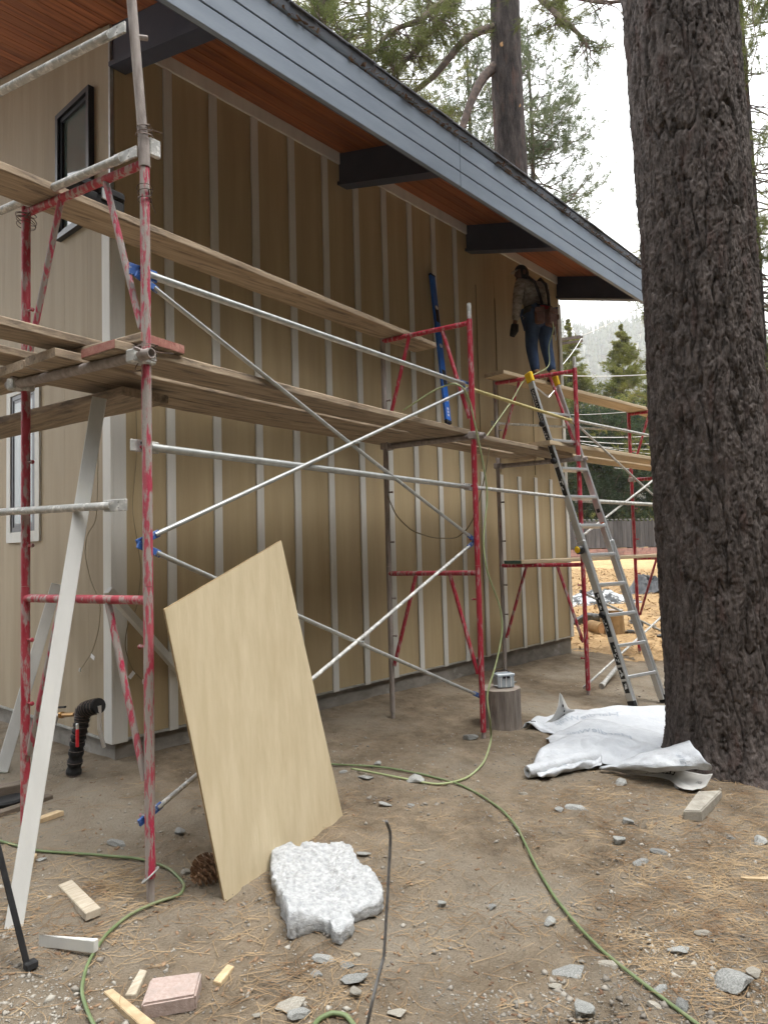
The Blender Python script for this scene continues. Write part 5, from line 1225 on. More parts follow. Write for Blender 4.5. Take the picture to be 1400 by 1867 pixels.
# ------------------------------------------------------------------ water pipe at the corner
def water_pipe():
    b = np.array([2.20, 4.93, 0]); b[2] = float(gz(b[0], b[1])); b = G(132, 1412); top_ = on(150, 1296, 0, b[0] + .02)
    t = thing('water_pipe', 'black wrapped water pipe with brass tap at the house corner', 'pipe', b)
    e = on(181, 1287, 0, b[0] + .05)
    p = [b - [0, 0, .05], b * .5 + top_ * .5, top_ - [0, 0, .05], top_ + [0, -.01, .0], top_ * .6 + e * .4 + [0, 0, .004], e]
    q = smooth_path(p, 14, 1); L_ = np.arange(len(q)); r = .044 + .004 * np.sign(np.sin(L_ * 1.6)) * .8
    MB().tube(q, r, 14).build('foam_wrap', MAT['rubber_black'], t, smooth=False)
    w = MB()
    for k in range(4, len(q) - 2, 5):
        d = nrm(q[k + 1] - q[k - 1]); u = nrm(np.cross(d, [.3, .9, .1])); v = np.cross(d, u); a = np.linspace(0, 6.6, 18)
        w.tube(q[k] + 0.0505 * (np.cos(a)[:, None] * u + np.sin(a)[:, None] * v) + d * (.01 * (a / 6.6 - .5))[:, None], .0016, 4)
    w.build('wrap_wire', MAT['wire_rust'], t)['kind'] = 'stuff'
    MB().tube([e, e + [.0, -.0, -.14], e + [.03, 0, -.26]], [.014, .013, .012], 8).build('riser_pipe', MAT['aluminium'], t)
    v0 = on(136, 1303, 0, b[0] + .01); v1 = on(112, 1304, 0, b[0]); MB().tube([v0, v1], .014, 8).lathe(v1, [(.012, -.02), (.022, -.012), (.022, .012), (.012, .02)], 10).build('tap_body', MAT['brass'], t)
    MB().tube([v1, v1 + (v1 - v0) * .35 + [0, 0, .0], v1 + (v1 - v0) * .5 - [0, 0, .05]], .013, 8).build('spout', MAT['aluminium'], t)
    MB().obox(v1 + [0, 0, .05], [nrm(v1 - v0), nrm(np.cross([0, 0, 1], v1 - v0)), [0, 0, 1]], (.05, .008, .006), .002).build('tap_lever', MAT['rubber_black'], t)
    h = on(141, 1340, 0, b[0] - .05); MB().obox(h - [0, 0, .02], np.eye(3), (.008, .010, .055), .004).build('red_valve_handle', MAT['red_handle'], t)
    MB().obox(h + [0, 0, .05], np.eye(3), (.007, .009, .018), .003).build('valve_stem', MAT['aluminium'], t)
water_pipe()
GT = 'landscape timbers at the left edge'
a = G(-40, 1462); b = G(62, 1442); stick(a + [0, 0, .02], b + [0, 0, .02], .09, .09, 'dark landscape timber at the left edge behind the near frame', 'landscape_timber', 'timber', 'timber_dark', group=GT)
a = G(-40, 1500); b = G(92, 1455); stick(a + [0, 0, -.005], b + [0, 0, -.005], .06, .05, 'lower half buried timber at the left edge', 'landscape_timber', 'timber', 'timber_dark', group=GT)
c = G(12, 1465); o = MB().lathe(c, [(.09, 0), (.10, .02), (.085, .03), (.02, .026)], 18).build('valve_lid', MAT['rubber_black'], None, loc=c); tag(o, 'round black plastic valve lid between the timbers', 'lid')
# ------------------------------------------------------------------ stump with organiser box
def stump():
    c = G(913, 1325); c = G(913, 1322); R = .175; H = .31
    t = thing('log_stump', 'weathered grey upright log round used as a stand', 'stump', c)
    nu, nv = 48, 16; th = np.linspace(0, 2 * np.pi, nu, endpoint=False); zs = np.linspace(-.05, H, nv)
    T, Zg = np.meshgrid(th, zs, indexing='ij')
    r = R * (1 + .035 * np.sin(2 * T + 1) + .02 * np.sin(5 * T) + .012 * np.sin(11 * T + 2)) + .004 * fbm(T * 9, Zg * 3, 3, 5) + .01 * sstep(.08, -.05, Zg)
    cr = np.abs(((T - 3.9 + 3.14) % 6.283) - 3.14); r = r - .02 * np.exp(-(cr / .05) ** 2)
    P = np.stack([c[0] + r * np.cos(T), c[1] + r * np.sin(T), c[2] + Zg], -1)
    MB().grid(P, True).build('bark_side', MAT['log_grey'], t, smooth=True)
    top_ = np.concatenate([P[:, -1], [[c[0], c[1], c[2] + H + .004]]]); MB().add(top_, [(i, (i + 1) % nu, nu) for i in range(nu)]).build('cut_top', MAT['log_top'], t)
    b = np.array([c[0] + .02, c[1] - .03, c[2] + H + .004]); d = nrm(np.array([.82, -.57, 0])); e = np.array([-d[1], d[0], 0]); ax = [d, e, [0, 0, 1]]
    q = thing('organiser_box', 'clear plastic organiser box on top of the log stump', 'box', b)
    MB().obox(b + [0, 0, .05], ax, (.075, .055, .046), .008).build('tray', MAT['clear_plastic'], q)
    MB().obox(b + [0, 0, .108], ax, (.079, .058, .011), .005).build('lid', MAT['clear_plastic'], q)
    for s in (-.5, 0, .5): MB().obox(b - e * .0565 + d * s * .09 + [0, 0, .05], ax, (.0025, .002, .04)).build('divider', MAT['sticker_white'], q)
    for s in (-.018, .018): MB().obox(b - e * .061 + d * s + [0, 0, .092], ax, (.013, .005, .010), .002).build('latch', MAT['sticker_black'], q)
    MB().tube([b - d * .07 + e * .03 + [0, 0, .118], b - d * .04 + e * .03 + [0, 0, .135], b + d * .03 + e * .03 + [0, 0, .137], b + d * .07 + e * .03 + [0, 0, .118]], .004, 6).build('handle', MAT['rubber_black'], q)
stump()

# ------------------------------------------------------------------ crumpled house wrap
def catmull(P, n):
    P = np.asarray(P, float); P = np.concatenate([[2 * P[0] - P[1]], P, [2 * P[-1] - P[-2]]]); out = []
    for i in range(1, len(P) - 2):
        for t in np.linspace(0, 1, n, endpoint=False):
            out.append(.5 * (2 * P[i] + (P[i + 1] - P[i - 1]) * t + (2 * P[i - 1] - 5 * P[i] + 4 * P[i + 1] - P[i + 2]) * t * t + (3 * P[i] - P[i - 1] - 3 * P[i + 1] + P[i + 2]) * t ** 3))
    out.append(P[-2]); return np.array(out)
def at_h(u, v, h): return G(u, v, h) + [0, 0, h]
def patch(ctrl, nu=12, nv=10, crumple=.006, seed=1, hs=.62):
    C3 = np.array([[at_h(q[0], q[1], q[2] * hs) for q in row] for row in ctrl])
    a = np.stack([catmull(r, nv) for r in C3]); b = np.stack([catmull(a[:, j], nu) for j in range(a.shape[1])], 1)
    U, W = np.meshgrid(np.linspace(0, 3, b.shape[0]), np.linspace(0, 4, b.shape[1]), indexing='ij')
    rng = np.random.default_rng(seed); h = np.zeros(U.shape)                     # sharp creases: folded-paper ridges along random lines
    for k in range(26):
        a_ = rng.uniform(0, 3.14); q = (U * math.cos(a_) + W * math.sin(a_)) * rng.uniform(.5, 1.5) + rng.uniform(0, 1)
        cx, cy = rng.uniform(0, 3), rng.uniform(0, 4); msk = np.exp(-((U - cx) ** 2 + (W - cy) ** 2) / rng.uniform(.5, 2.2))
        h += msk * (np.abs(q % 1 - .5) - .25) * rng.uniform(.5, 1.2)
    b[..., 2] += crumple * 2.6 * h + crumple * .25 * fbm(U * 6, W * 7, 2, seed + 9)
    b[..., 1] += crumple * .6 * fbm(U * 2, W * 2.5, 2, seed + 3)
    g = gz(b[..., 0], b[..., 1]) + .004; b[..., 2] = np.maximum(b[..., 2], g); return b
def on_patch(B, off=.003):
    nu, nv = B.shape[:2]
    def f(s, t):
        s = min(max(s, 0), .9999) * (nu - 1); t = min(max(t, 0), .9999) * (nv - 1); i, j = int(s), int(t); a, b_ = s - i, t - j
        p = (B[i, j] * (1 - a) + B[i + 1, j] * a) * (1 - b_) + (B[i, j + 1] * (1 - a) + B[i + 1, j + 1] * a) * b_
        n = nrm(np.cross(B[i + 1, j] - B[i, j], B[i, j + 1] - B[i, j])); n = n if n @ (CAM - p) > 0 else -n
        return p + n * off
    return f
def wrap():
    ctr = G(1120, 1370); t = thing('house_wrap', 'crumpled white house wrap sheet and its roll lying by the big trunk', 'house wrap', ctr)
    S1 = patch([[(960, 1328, .005), (985, 1312, .01), (1050, 1300, .02), (1130, 1292, .03), (1225, 1300, .02)],
                [(952, 1326, .05), (985, 1308, .07), (1050, 1297, .12), (1125, 1287, .15), (1212, 1288, .13)],
                [(958, 1318, .10), (990, 1310, .09), (1050, 1302, .15), (1128, 1295, .16), (1222, 1305, .12)],
                [(975, 1325, .05), (1010, 1326, .05), (1065, 1318, .12), (1132, 1320, .13), (1234, 1335, .09)],
                [(985, 1334, .01), (1030, 1345, .02), (1075, 1340, .07), (1140, 1345, .07), (1240, 1362, .03)]], 9, 10, .011, 3)
    S2 = patch([[(995, 1346, .03), (1035, 1328, .10), (1078, 1312, .16), (1150, 1325, .15), (1242, 1348, .10)],
                [(1002, 1352, .05), (1040, 1342, .12), (1090, 1335, .15), (1160, 1346, .13), (1243, 1362, .07)],
                [(1012, 1372, .06), (1050, 1362, .12), (1095, 1362, .13), (1165, 1368, .10), (1230, 1380, .05)],
                [(1040, 1392, .06), (1065, 1388, .09), (1098, 1394, .06), (1150, 1398, .03), (1215, 1400, .02)]], 10, 10, .011, 5)
    S4 = patch([[(968, 1400, .06), (985, 1365, .12), (1025, 1346, .13), (1045, 1342, .13)],
                [(972, 1405, .08), (1000, 1380, .13), (1045, 1364, .14), (1080, 1360, .14)],
                [(985, 1415, .06), (1025, 1402, .09), (1060, 1390, .10), (1095, 1380, .12)],
                [(990, 1420, .01), (1030, 1410, .02), (1065, 1402, .03), (1098, 1396, .06)]], 8, 10, .010, 8)
    S3 = patch([[(1092, 1401, .03), (1150, 1382, .12), (1205, 1365, .19), (1256, 1350, .26)],
                [(1095, 1402, .035), (1155, 1390, .13), (1215, 1380, .20), (1278, 1378, .25)],
                [(1098, 1403, .03), (1158, 1398, .11), (1220, 1398, .16), (1297, 1402, .17)],
                [(1100, 1404, .02), (1156, 1405, .07), (1212, 1408, .10), (1262, 1398, .14)]], 9, 11, .009, 11, .9)
    S5 = patch([[(1100, 1403, .012), (1150, 1412, .015), (1212, 1420, .02), (1240, 1438, .015), (1262, 1442, .02)],
                [(1110, 1402, .02), (1160, 1408, .04), (1220, 1410, .05), (1258, 1428, .04), (1285, 1435, .05)],
                [(1120, 1400, .03), (1170, 1402, .07), (1228, 1402, .09), (1278, 1412, .09), (1299, 1412, .13)]], 8, 10, .004, 13, .9)
    names = ('sheet_fold', 'sheet_fold', 'sheet_flap', 'sheet_fold', 'sheet_flap')
    for B, n_, m in zip((S1, S2, S3, S4, S5), names, ('wrap_white', 'wrap_white', 'wrap_white', 'wrap_white', 'wrap_inner')):
        o = MB().grid(B).build(n_, MAT[m], t, smooth=True); so = o.modifiers.new('thick', 'SOLIDIFY'); so.thickness = .0012
    # standing corner
    S6 = patch([[(985, 1322, .03), (1008, 1316, .05), (1030, 1306, .07), (1048, 1296, .09)], [(1006, 1310, .08), (1018, 1302, .11), (1032, 1298, .11), (1045, 1294, .11)], [(1016, 1290, .17), (1021, 1287, .18), (1028, 1289, .17), (1036, 1291, .14)], [(1020, 1264, .28), (1021, 1264, .28), (1022, 1265, .28), (1024, 1267, .27)]], 6, 6, .004, 17, 1.0)
    o = MB().grid(S6).build('sheet_corner', MAT['wrap_inner'], t, smooth=True); o.modifiers.new('thick', 'SOLIDIFY').thickness = .0012
    dash = MB()
    f6 = on_patch(S6); f1 = on_patch(S1)
    for s in (.15, .4, .62): 
        p, q = f6(s, .55), f6(s + .1, .6); dash.beam(p, q, .012, .003, nrm(CAM - p))
    for s in (.18, .38, .58): p, q = f1(.42, .02 + s * .12), f1(.58, .04 + s * .12); dash.beam(p, q, .012, .003, nrm(CAM - p))
    o = dash.build('edge_marks', MAT['print_black'], t); o['kind'] = 'stuff'
    # the roll
    a = G(962, 1420) + [0, 0, .045]; b = G(1088, 1396) + [0, 0, .06]; d = nrm(b - a); u = nrm(np.cross(d, [0, 0, 1])); w = np.cross(u, d)
    ang = np.linspace(0, 2 * np.pi, 25); rings = []
    for p, r in ((a + d * .03, .018), (a, .020), (a - d * .002, .036), (a + d * .02, .042), (a + d * .2, .048), (b, .055)): rings.append(p + r * (np.cos(ang)[:, None] * u + np.sin(ang)[:, None] * w))
    ro = MB().grid(np.stack(rings)).build('roll', MAT['wrap_white'], t, smooth='auto')
    MB().tube([a + d * .028, a + d * .034], .019, 16).build('dark_core_disc', MAT['rubber_black'], ro)  # black disc stands in for the shade inside the hollow roll
    # print showing through the folds, mirrored
    f2 = on_patch(S2); f3 = on_patch(S3); f5 = on_patch(S5); f4 = on_patch(S4)
    lettering('HardieWrap', .16, lambda x, y: f2(.30 - y * .9 + x * .15, .47 + x * .62), 'print_grey', t, mirror=True, bold=.002)
    lettering('HardieWrap', .15, lambda x, y: f1(.62 - y * 1.0 - x * .1, .52 + x * .60), 'print_grey', t, mirror=True)
    lettering('Hardie', .12, lambda x, y: f3(.45 + x * 1.2, .80 + y * .9), 'print_grey', t, mirror=True)
    lettering('Wrap', .12, lambda x, y: f4(.55 - y * 1.4, .5 + x * .9), 'print_grey', t, mirror=True)
    lettering('Hardie', .13, lambda x, y: f5(.50 + y * 3.2, .44 + x * .62), 'print_black', t, mirror=True, bold=.004)
    lettering('HORIZONTAL', .035, lambda x, y: f5(.62 + y * 4, .86 + x * .45), 'print_black', t, mirror=True)
wrap()

# ------------------------------------------------------------------ torn insulation batt
def batt():
    px = [(493, 1553), (512, 1549), (530, 1550), (541, 1557), (560, 1549), (580, 1545), (602, 1547), (603, 1539), (616, 1536), (627, 1538), (632, 1548), (641, 1551), (652, 1572), (666, 1584), (680, 1596), (690, 1610), (696, 1625), (698, 1640), (690, 1648), (670, 1654), (650, 1659), (638, 1663), (640, 1672), (648, 1678), (640, 1686), (630, 1696), (618, 1702), (606, 1698), (602, 1684), (585, 1682), (565, 1681), (548, 1686), (531, 1694), (524, 1686), (520, 1668), (514, 1648), (505, 1625), (497, 1600), (492, 1575)]
    poly = np.array([at_h(u, v, .055)[:2] for u, v in px]); c = poly.mean(0); n = 260
    cl = np.concatenate([poly, poly[:1]]); L_ = np.concatenate([[0], np.cumsum(np.hypot(*np.diff(cl, axis=0).T))]); s_ = np.linspace(0, L_[-1], n, endpoint=False)
    out = np.stack([np.interp(s_, L_, cl[:, 0]), np.interp(s_, L_, cl[:, 1])], -1)
    rad = (out - c) / np.linalg.norm(out - c, axis=1)[:, None]; out = out + rad * (.016 * fbm(s_ * 28, s_ * 0 + 3, 4, 5))[:, None]      # ragged tear line
    rings = []
    def ring(k, zz, wob, hole=False):
        p = c + (out - c) * k; p = p + rad * (wob * fbm(s_ * 40, s_ * 0 + zz * 90, 3, 25))[:, None]; return p
    lev = [(.97, .002, .004), (1.0, .014, .012), (.985, .030, .012), (1.0, .048, .010), (.985, .064, .006)]
    for k, zz, wob in lev:
        p = ring(k, zz, wob); rings.append(np.column_stack([p, gz(p[:, 0], p[:, 1]) + zz * (1 + .45 * fbm(p[:, 0] * 9, p[:, 1] * 9, 2, 15))]))
    for k in np.concatenate([[.965, .94], np.linspace(.90, .02, 44)]):
        p = c + (out - c) * k; x_, y_ = p[:, 0], p[:, 1]
        h = .068 + .055 * fbm(x_ * 6, y_ * 6, 2, 15) + .020 * np.abs(fbm(x_ * 14, y_ * 14, 3, 16)) + .012 * fbm(x_ * 48, y_ * 48, 3, 18) - .028 * np.exp(-(((x_ - c[0]) / .06) ** 2 + ((y_ - c[1] + .02) / .035) ** 2))
        rings.append(np.column_stack([x_, y_, gz(x_, y_) + np.maximum(h, .02)]))
    P = np.stack(rings, 1); m = P.shape[1]; mb = MB().grid(P, True); cp = P[:, -1].mean(0); mb.add(np.concatenate([P[:, -1], [cp]]), [(i, (i + 1) % n, n) for i in range(n)])
    o = mb.build('insulation_batt', MAT['batt_white'], None, smooth=True, loc=(c[0], c[1], float(gz(c[0], c[1]))))
    tag(o, 'torn white fibrous insulation piece at the foot of the tan sheet', 'insulation')
batt()

# ------------------------------------------------------------------ stones
def rock_mesh(seed, flat=.6, elong=1.3, sub=3, ncut=15):
    rng = np.random.default_rng(seed); bm = bmesh.new(); bmesh.ops.create_icosphere(bm, subdivisions=sub, radius=1.0)
    P = np.array([v.co[:] for v in bm.verts])
    for _ in range(ncut):
        n = nrm(rng.normal(0, 1, 3)); d = rng.uniform(.45, .8); s = P @ n; P = P - np.maximum(s - d, 0)[:, None] * n
    P = P * [elong, 1.0, flat] + rng.normal(0, .012, P.shape)
    m = np.abs(P[:, :2]).max(); P /= m
    for v, p in zip(bm.verts, P): v.co = Vector(p)
    me = bpy.data.meshes.new('stone'); bm.to_mesh(me); bm.free(); return me
GS = 'loose stones on the dirt'
STONES = [(855, 1346, 34, 0, 'grey stone at the foot of the second frame by the stump'), (1133, 1430, 32, 0, 'grey stone just in front of the white house wrap'), (1052, 1475, 42, 0, 'big angular grey stone between the hose and the house wrap'),
 (1020, 1478, 22, 0, 'small pale stone touching the big angular grey stone'), (1143, 1502, 20, 0, 'dark stone right of the big angular grey stone'), (1127, 1536, 22, 0, 'upright dark stone among the needles'), (1203, 1556, 32, 0, 'flat bluish stone near the tree litter'), (1168, 1575, 34, 0, 'pale grey pointed stone left of the flat bluish one'),
 (953, 1450, 18, 1, 'small tan stone above the hose by the wrap roll'), (1004, 1684, 28, 0, 'roundish grey stone left of the long hose'), (1111, 1760, 38, 1, 'tan block of stone touching the long hose'), (1040, 1775, 60, 0, 'long flat grey slab left of the long hose'), (1014, 1802, 26, 1, 'pale flat stone beneath the long flat slab'),
 (1240, 1734, 40, 0, 'half buried grey stone right of the long hose'), (1335, 1802, 70, 0, 'largest light grey stone at the lower right'), (1064, 1848, 34, 0, 'upright grey stone at the bottom edge right of centre'), (1190, 1836, 26, 1, 'pale stone beside the hose near the bottom edge'), (1244, 1838, 32, 0, 'grey stone right of the hose near the bottom edge'), (1203, 1806, 32, 0, 'rough grey stone against the hose near the bottom'),
 (895, 1655, 22, 0, 'dark grey stone alone right of the bent rod'), (594, 1752, 44, 0, 'flat grey stone, topmost of the cluster below the insulation'), (630, 1762, 36, 0, 'grey wedge stone right in the cluster below the insulation'), (575, 1779, 26, 0, 'slim grey stone, leftmost of the cluster below the insulation'), (645, 1790, 48, 0, 'largest stone of the cluster below the insulation'), (648, 1744, 18, 1, 'small tan stone at the top right of the cluster'),
 (532, 1836, 54, 1, 'flat tan slab at the bottom edge left of the hose arc'), (546, 1852, 44, 0, 'round grey stone on the flat tan slab'), (725, 1850, 34, 1, 'pale flat stone right of the bent rod foot'), (648, 1815, 22, 1, 'small tan stone below the cluster'),
 (668, 1420, 32, 0, 'dark grey stone under the hose by the tan sheet'), (753, 1425, 40, 0, 'grey stone wedged beside the crossing hoses'), (702, 1468, 28, 0, 'dark oblong stone below the crossing hoses'), (748, 1470, 16, 0, 'small bluish stone below the crossing hoses'), (690, 1394, 16, 0, 'small grey stone behind the crossing hoses'), (626, 1408, 18, 0, 'small stone at the right edge of the tan sheet'),
 (215, 1538, 36, 0, 'flat grey stone left of the nearest scaffold leg'), (328, 1520, 20, 0, 'grey stone in the shade behind the tan sheet'), (75, 1570, 24, 0, 'dark stone beside the long white trim board'), (336, 1592, 20, 1, 'whitish stone between the hose and the pine cone'), (662, 1558, 28, 0, 'grey stone behind the insulation corner'), (928, 1246, 36, 0, 'flat brown grey stone behind the log stump'),
 (1388, 1536, 34, 0, 'grey stone at the right edge in the needles'), (1282, 1704, 28, 1, 'thin tan stone at the right'), (1375, 1778, 30, 1, 'tan stone at the right edge near the bottom'), (805, 1652, 16, 0, 'small dark stone in the middle of the dirt'), (948, 1830, 20, 1, 'small tan stone near the bottom centre'), (1238, 1435, 24, 0, 'grey stone on the needles by the paver'), (470, 1852, 18, 1, 'small tan stone near the square paver'), (1330, 1530, 20, 0, 'small grey stone among the needles under the big trunk'), (770, 1575, 14, 1, 'small tan stone left of the bent rod top')]
RM = [rock_mesh(s, f, e) for s, f, e in ((1, .6, 1.3), (2, .75, 1.15), (3, .45, 1.6), (4, .55, 1.4), (5, .85, 1.1), (6, .35, 1.5), (7, .65, 1.25), (8, .5, 1.7))]
for me in RM: me.materials.append(MAT['stone_grey'])
RT = [m.copy() for m in RM]
for m in RT: m.materials.clear(); m.materials.append(MAT['stone_tan'])
rr = random.Random(31)
for k, (u, v, w, tn, lab) in enumerate(STONES):
    p = G(u, v); dist = np.linalg.norm(p - CAM); s = w * dist / FPX / 2 * .95
    i = k % 8 if 'flat' not in lab and 'slab' not in lab else rr.choice([2, 5])
    if 'upright' in lab: i = 4
    o = bpy.data.objects.new('stone', (RT if tn else RM)[i]); COL.objects.link(o); sc = s
    o.location = (p[0], p[1], p[2] + sc * rr.uniform(.02, .2)); o.scale = (sc, sc, sc); o.rotation_euler = (rr.uniform(-.2, .2), rr.uniform(-.2, .2), -.75 + rr.uniform(-.5, .5)); tag(o, lab, 'stone', GS)

# ------------------------------------------------------------------ pavers, wood scraps, cone
def slab(px, th, label, name, cat, mat, group=None, bev=.006, lift=0.0, h=None):
    """quad block from the four top corners seen in the yard"""
    h = th if h is None else h
    q = [at_h(u, v, h) for u, v in px]; c = sum(q) / 4
    g = float(gz(c[0], c[1])); top_ = [np.array([p[0], p[1], g + h + lift]) for p in q]
    bm = bmesh.new(); vt = [bm.verts.new(Vector(p - c)) for p in top_]; vb = [bm.verts.new(Vector(p - c - [0, 0, th + .01])) for p in top_]
    bm.faces.new(vt); bm.faces.new(vb[::-1])
    for i in range(4): bm.faces.new((vt[i], vb[i], vb[(i + 1) % 4], vt[(i + 1) % 4]))
    bmesh.ops.recalc_face_normals(bm, faces=bm.faces[:]); bmesh.ops.bevel(bm, geom=bm.edges[:], offset=bev, segments=2, affect='EDGES')
    me = bpy.data.meshes.new(name); bm.to_mesh(me); bm.free(); o = link(name, me, MAT[mat], None, loc=c); tag(o, label, cat, group); return o
slab([(275, 1778), (368, 1771), (357, 1821), (257, 1834)], .048, 'pinkish square paver lying at the lower left', 'paver', 'paver', 'paver', 'concrete pavers', .007)
slab([(1272, 1440), (1316, 1438), (1278, 1482), (1245, 1480)], .055, 'grey tan paver half buried beside the big trunk', 'paver', 'paver', 'stone_tan', 'concrete pavers', .006)
GW = 'wood offcuts on the dirt'
slab([(106, 1607), (131, 1597), (184, 1664), (156, 1675)], .022, 'weathered ridged wood offcut near the left scaffold leg', 'wood_offcut', 'wood scrap', 'scrap_grey', GW, .002)
slab([(70, 1700), (76, 1701), (180, 1716), (171, 1722)], .036, 'short white primed offcut lying at the lower left', 'trim_offcut', 'wood scrap', 'trim_white', GW, .002, h=.052)
slab([(60, 1492), (104, 1476), (117, 1479), (72, 1496)], .016, 'thin tan offcut behind the long white board', 'wood_offcut', 'wood scrap', 'scrap_wood', GW, .002)
slab([(44, 1575), (60, 1552), (68, 1556), (52, 1582)], .02, 'small pale wood block beside the long white board', 'wood_offcut', 'wood scrap', 'scrap_wood', GW, .002)
slab([(188, 1801), (205, 1795), (285, 1875), (262, 1885)], .018, 'long tan wood strip left of the square paver', 'wood_offcut', 'wood scrap', 'scrap_wood', GW, .002)
slab([(228, 1817), (247, 1818), (268, 1768), (255, 1764)], .012, 'short grey tan wood strip against the square paver', 'wood_offcut', 'wood scrap', 'scrap_grey', GW, .002)
slab([(388, 1789), (402, 1795), (427, 1762), (414, 1756)], .012, 'short tan wood strip right of the square paver', 'wood_offcut', 'wood scrap', 'scrap_wood', GW, .002)
slab([(1350, 1598), (1352, 1602), (1420, 1604), (1420, 1598)], .008, 'thin pale stick in the needles at the right edge', 'wood_offcut', 'wood scrap', 'scrap_wood', GW, .001)
def cone():
    c = G(372, 1608); ax_ = nrm(np.array([-.88, -.22, -.12])); u = nrm(np.cross(ax_, [0, 0, 1])); w = np.cross(u, ax_); Ln = .135; c = c + [0, 0, .048]
    t = thing('pine_cone', 'large brown pine cone lying behind the foot of the tan sheet', 'pine cone', c)
    MB().lathe(c, [(.010, -Ln / 2), (.018, -Ln / 4), (.018, 0), (.012, Ln / 4), (.004, Ln / 2)], 12, [u, w, ax_]).build('core', MAT['cone_brown'], t)
    mb = MB()
    for k in range(62):
        f = k / 61; z = -Ln / 2 + Ln * f; r = .046 * math.sin(math.pi * (.25 + .71 * f)) ** .9; a = k * 2.39996; rad = math.cos(a) * u + math.sin(a) * w; tan = np.cross(ax_, rad)
        tip = c + ax_ * (z + .006) + rad * (r * 1.45 + .003); bs = c + ax_ * (z - .006) + rad * r * .4; s = .023 * math.sin(math.pi * (.22 + .72 * f))
        mb.add([bs - tan * s * .5, bs + tan * s * .5, tip + tan * s - ax_ * .004, tip + rad * .004, tip - tan * s - ax_ * .004, tip - ax_ * .007 + rad * .001], [(0, 1, 2, 3, 4), (0, 4, 5), (1, 0, 5), (2, 1, 5), (3, 2, 5), (4, 3, 5)])
    o = mb.build('scales', MAT['cone_brown'], t); o['kind'] = 'stuff'
cone()

# ------------------------------------------------------------------ needles, gravel, chips (nobody could count them)
def visible_ground(n, rng, vlo=1190, vhi=1920, ulo=-40, uhi=1440):
    out = []
    u = rng.uniform(ulo, uhi, n * 2); v = vlo + (vhi - vlo) * rng.uniform(0, 1, n * 2) ** .75
    d = (ROT @ np.stack([u - CW / 2, -(v - 933.5), np.full(n * 2, -FPX)])).T
    z = np.full(n * 2, .1)
    for _ in range(8):
        P = CAM + d * ((z - CAM[2]) / d[:, 2])[:, None]; z = gz(P[:, 0], P[:, 1])
    P[:, 2] = z; ok = (P[:, 0] < 9.6) & (d[:, 2] < 0) & ~((P[:, 0] > XC - .02) & (P[:, 1] > WY - .03)) & (P[:, 1] < 7)
    ok &= (np.hypot(P[:, 0] - tb[0], P[:, 1] - tb[1]) > .30)
    return P[ok][:n], u[ok][:n], v[ok][:n]
def fine_z(P):
    x, y = P[:, 0], P[:, 1]
    return gz(x, y) + .012 * fbm(x * 6, y * 6, 3, 11) + .007 * fbm(x * 22, y * 22, 3, 21) - .010 * np.abs(fbm(x * 3.1, y * 3.1, 2, 31))
def gravel():
    rng = np.random.default_rng(19); P, u, v = visible_ground(22000, rng)
    keep = rng.uniform(0, 1, len(P)) < (.25 + .9 * sstep(-.1, .25, fbm(P[:, 0] * 1.1, P[:, 1] * 1.1, 3, 66)))
    P = P[keep]; P[:, 2] = fine_z(P); n = len(P)
    s = .0022 + .006 * rng.uniform(0, 1, n) ** 3 + .014 * rng.uniform(0, 1, n) ** 20
    base = np.array([[1, 0, 0], [-1, 0, 0], [0, 1, 0], [0, -1, 0], [0, 0, 1], [0, 0, -1.0]]); F_ = np.array([[0, 2, 4], [2, 1, 4], [1, 3, 4], [3, 0, 4], [2, 0, 5], [1, 2, 5], [3, 1, 5], [0, 3, 5]])
    V = base[None] * (s[:, None, None] * rng.uniform(.6, 1.4, (n, 6, 1))) + rng.normal(0, .25, (n, 6, 3)) * s[:, None, None]; V[..., 2] *= .7
    a = rng.uniform(0, 6.28, n); ca, sa = np.cos(a)[:, None], np.sin(a)[:, None]; V = np.stack([V[..., 0] * ca - V[..., 1] * sa, V[..., 0] * sa + V[..., 1] * ca, V[..., 2]], -1) + P[:, None, :] + [0, 0, .001]
    F_ = (F_[None] + (np.arange(n) * 6)[:, None, None]).ravel()
    o = fastmesh('gravel', V, F_, 3, MAT['gravel']); o['kind'] = 'stuff'; tag(o, 'scattered pale grit and pebbles over the dirt', 'gravel')
gravel()
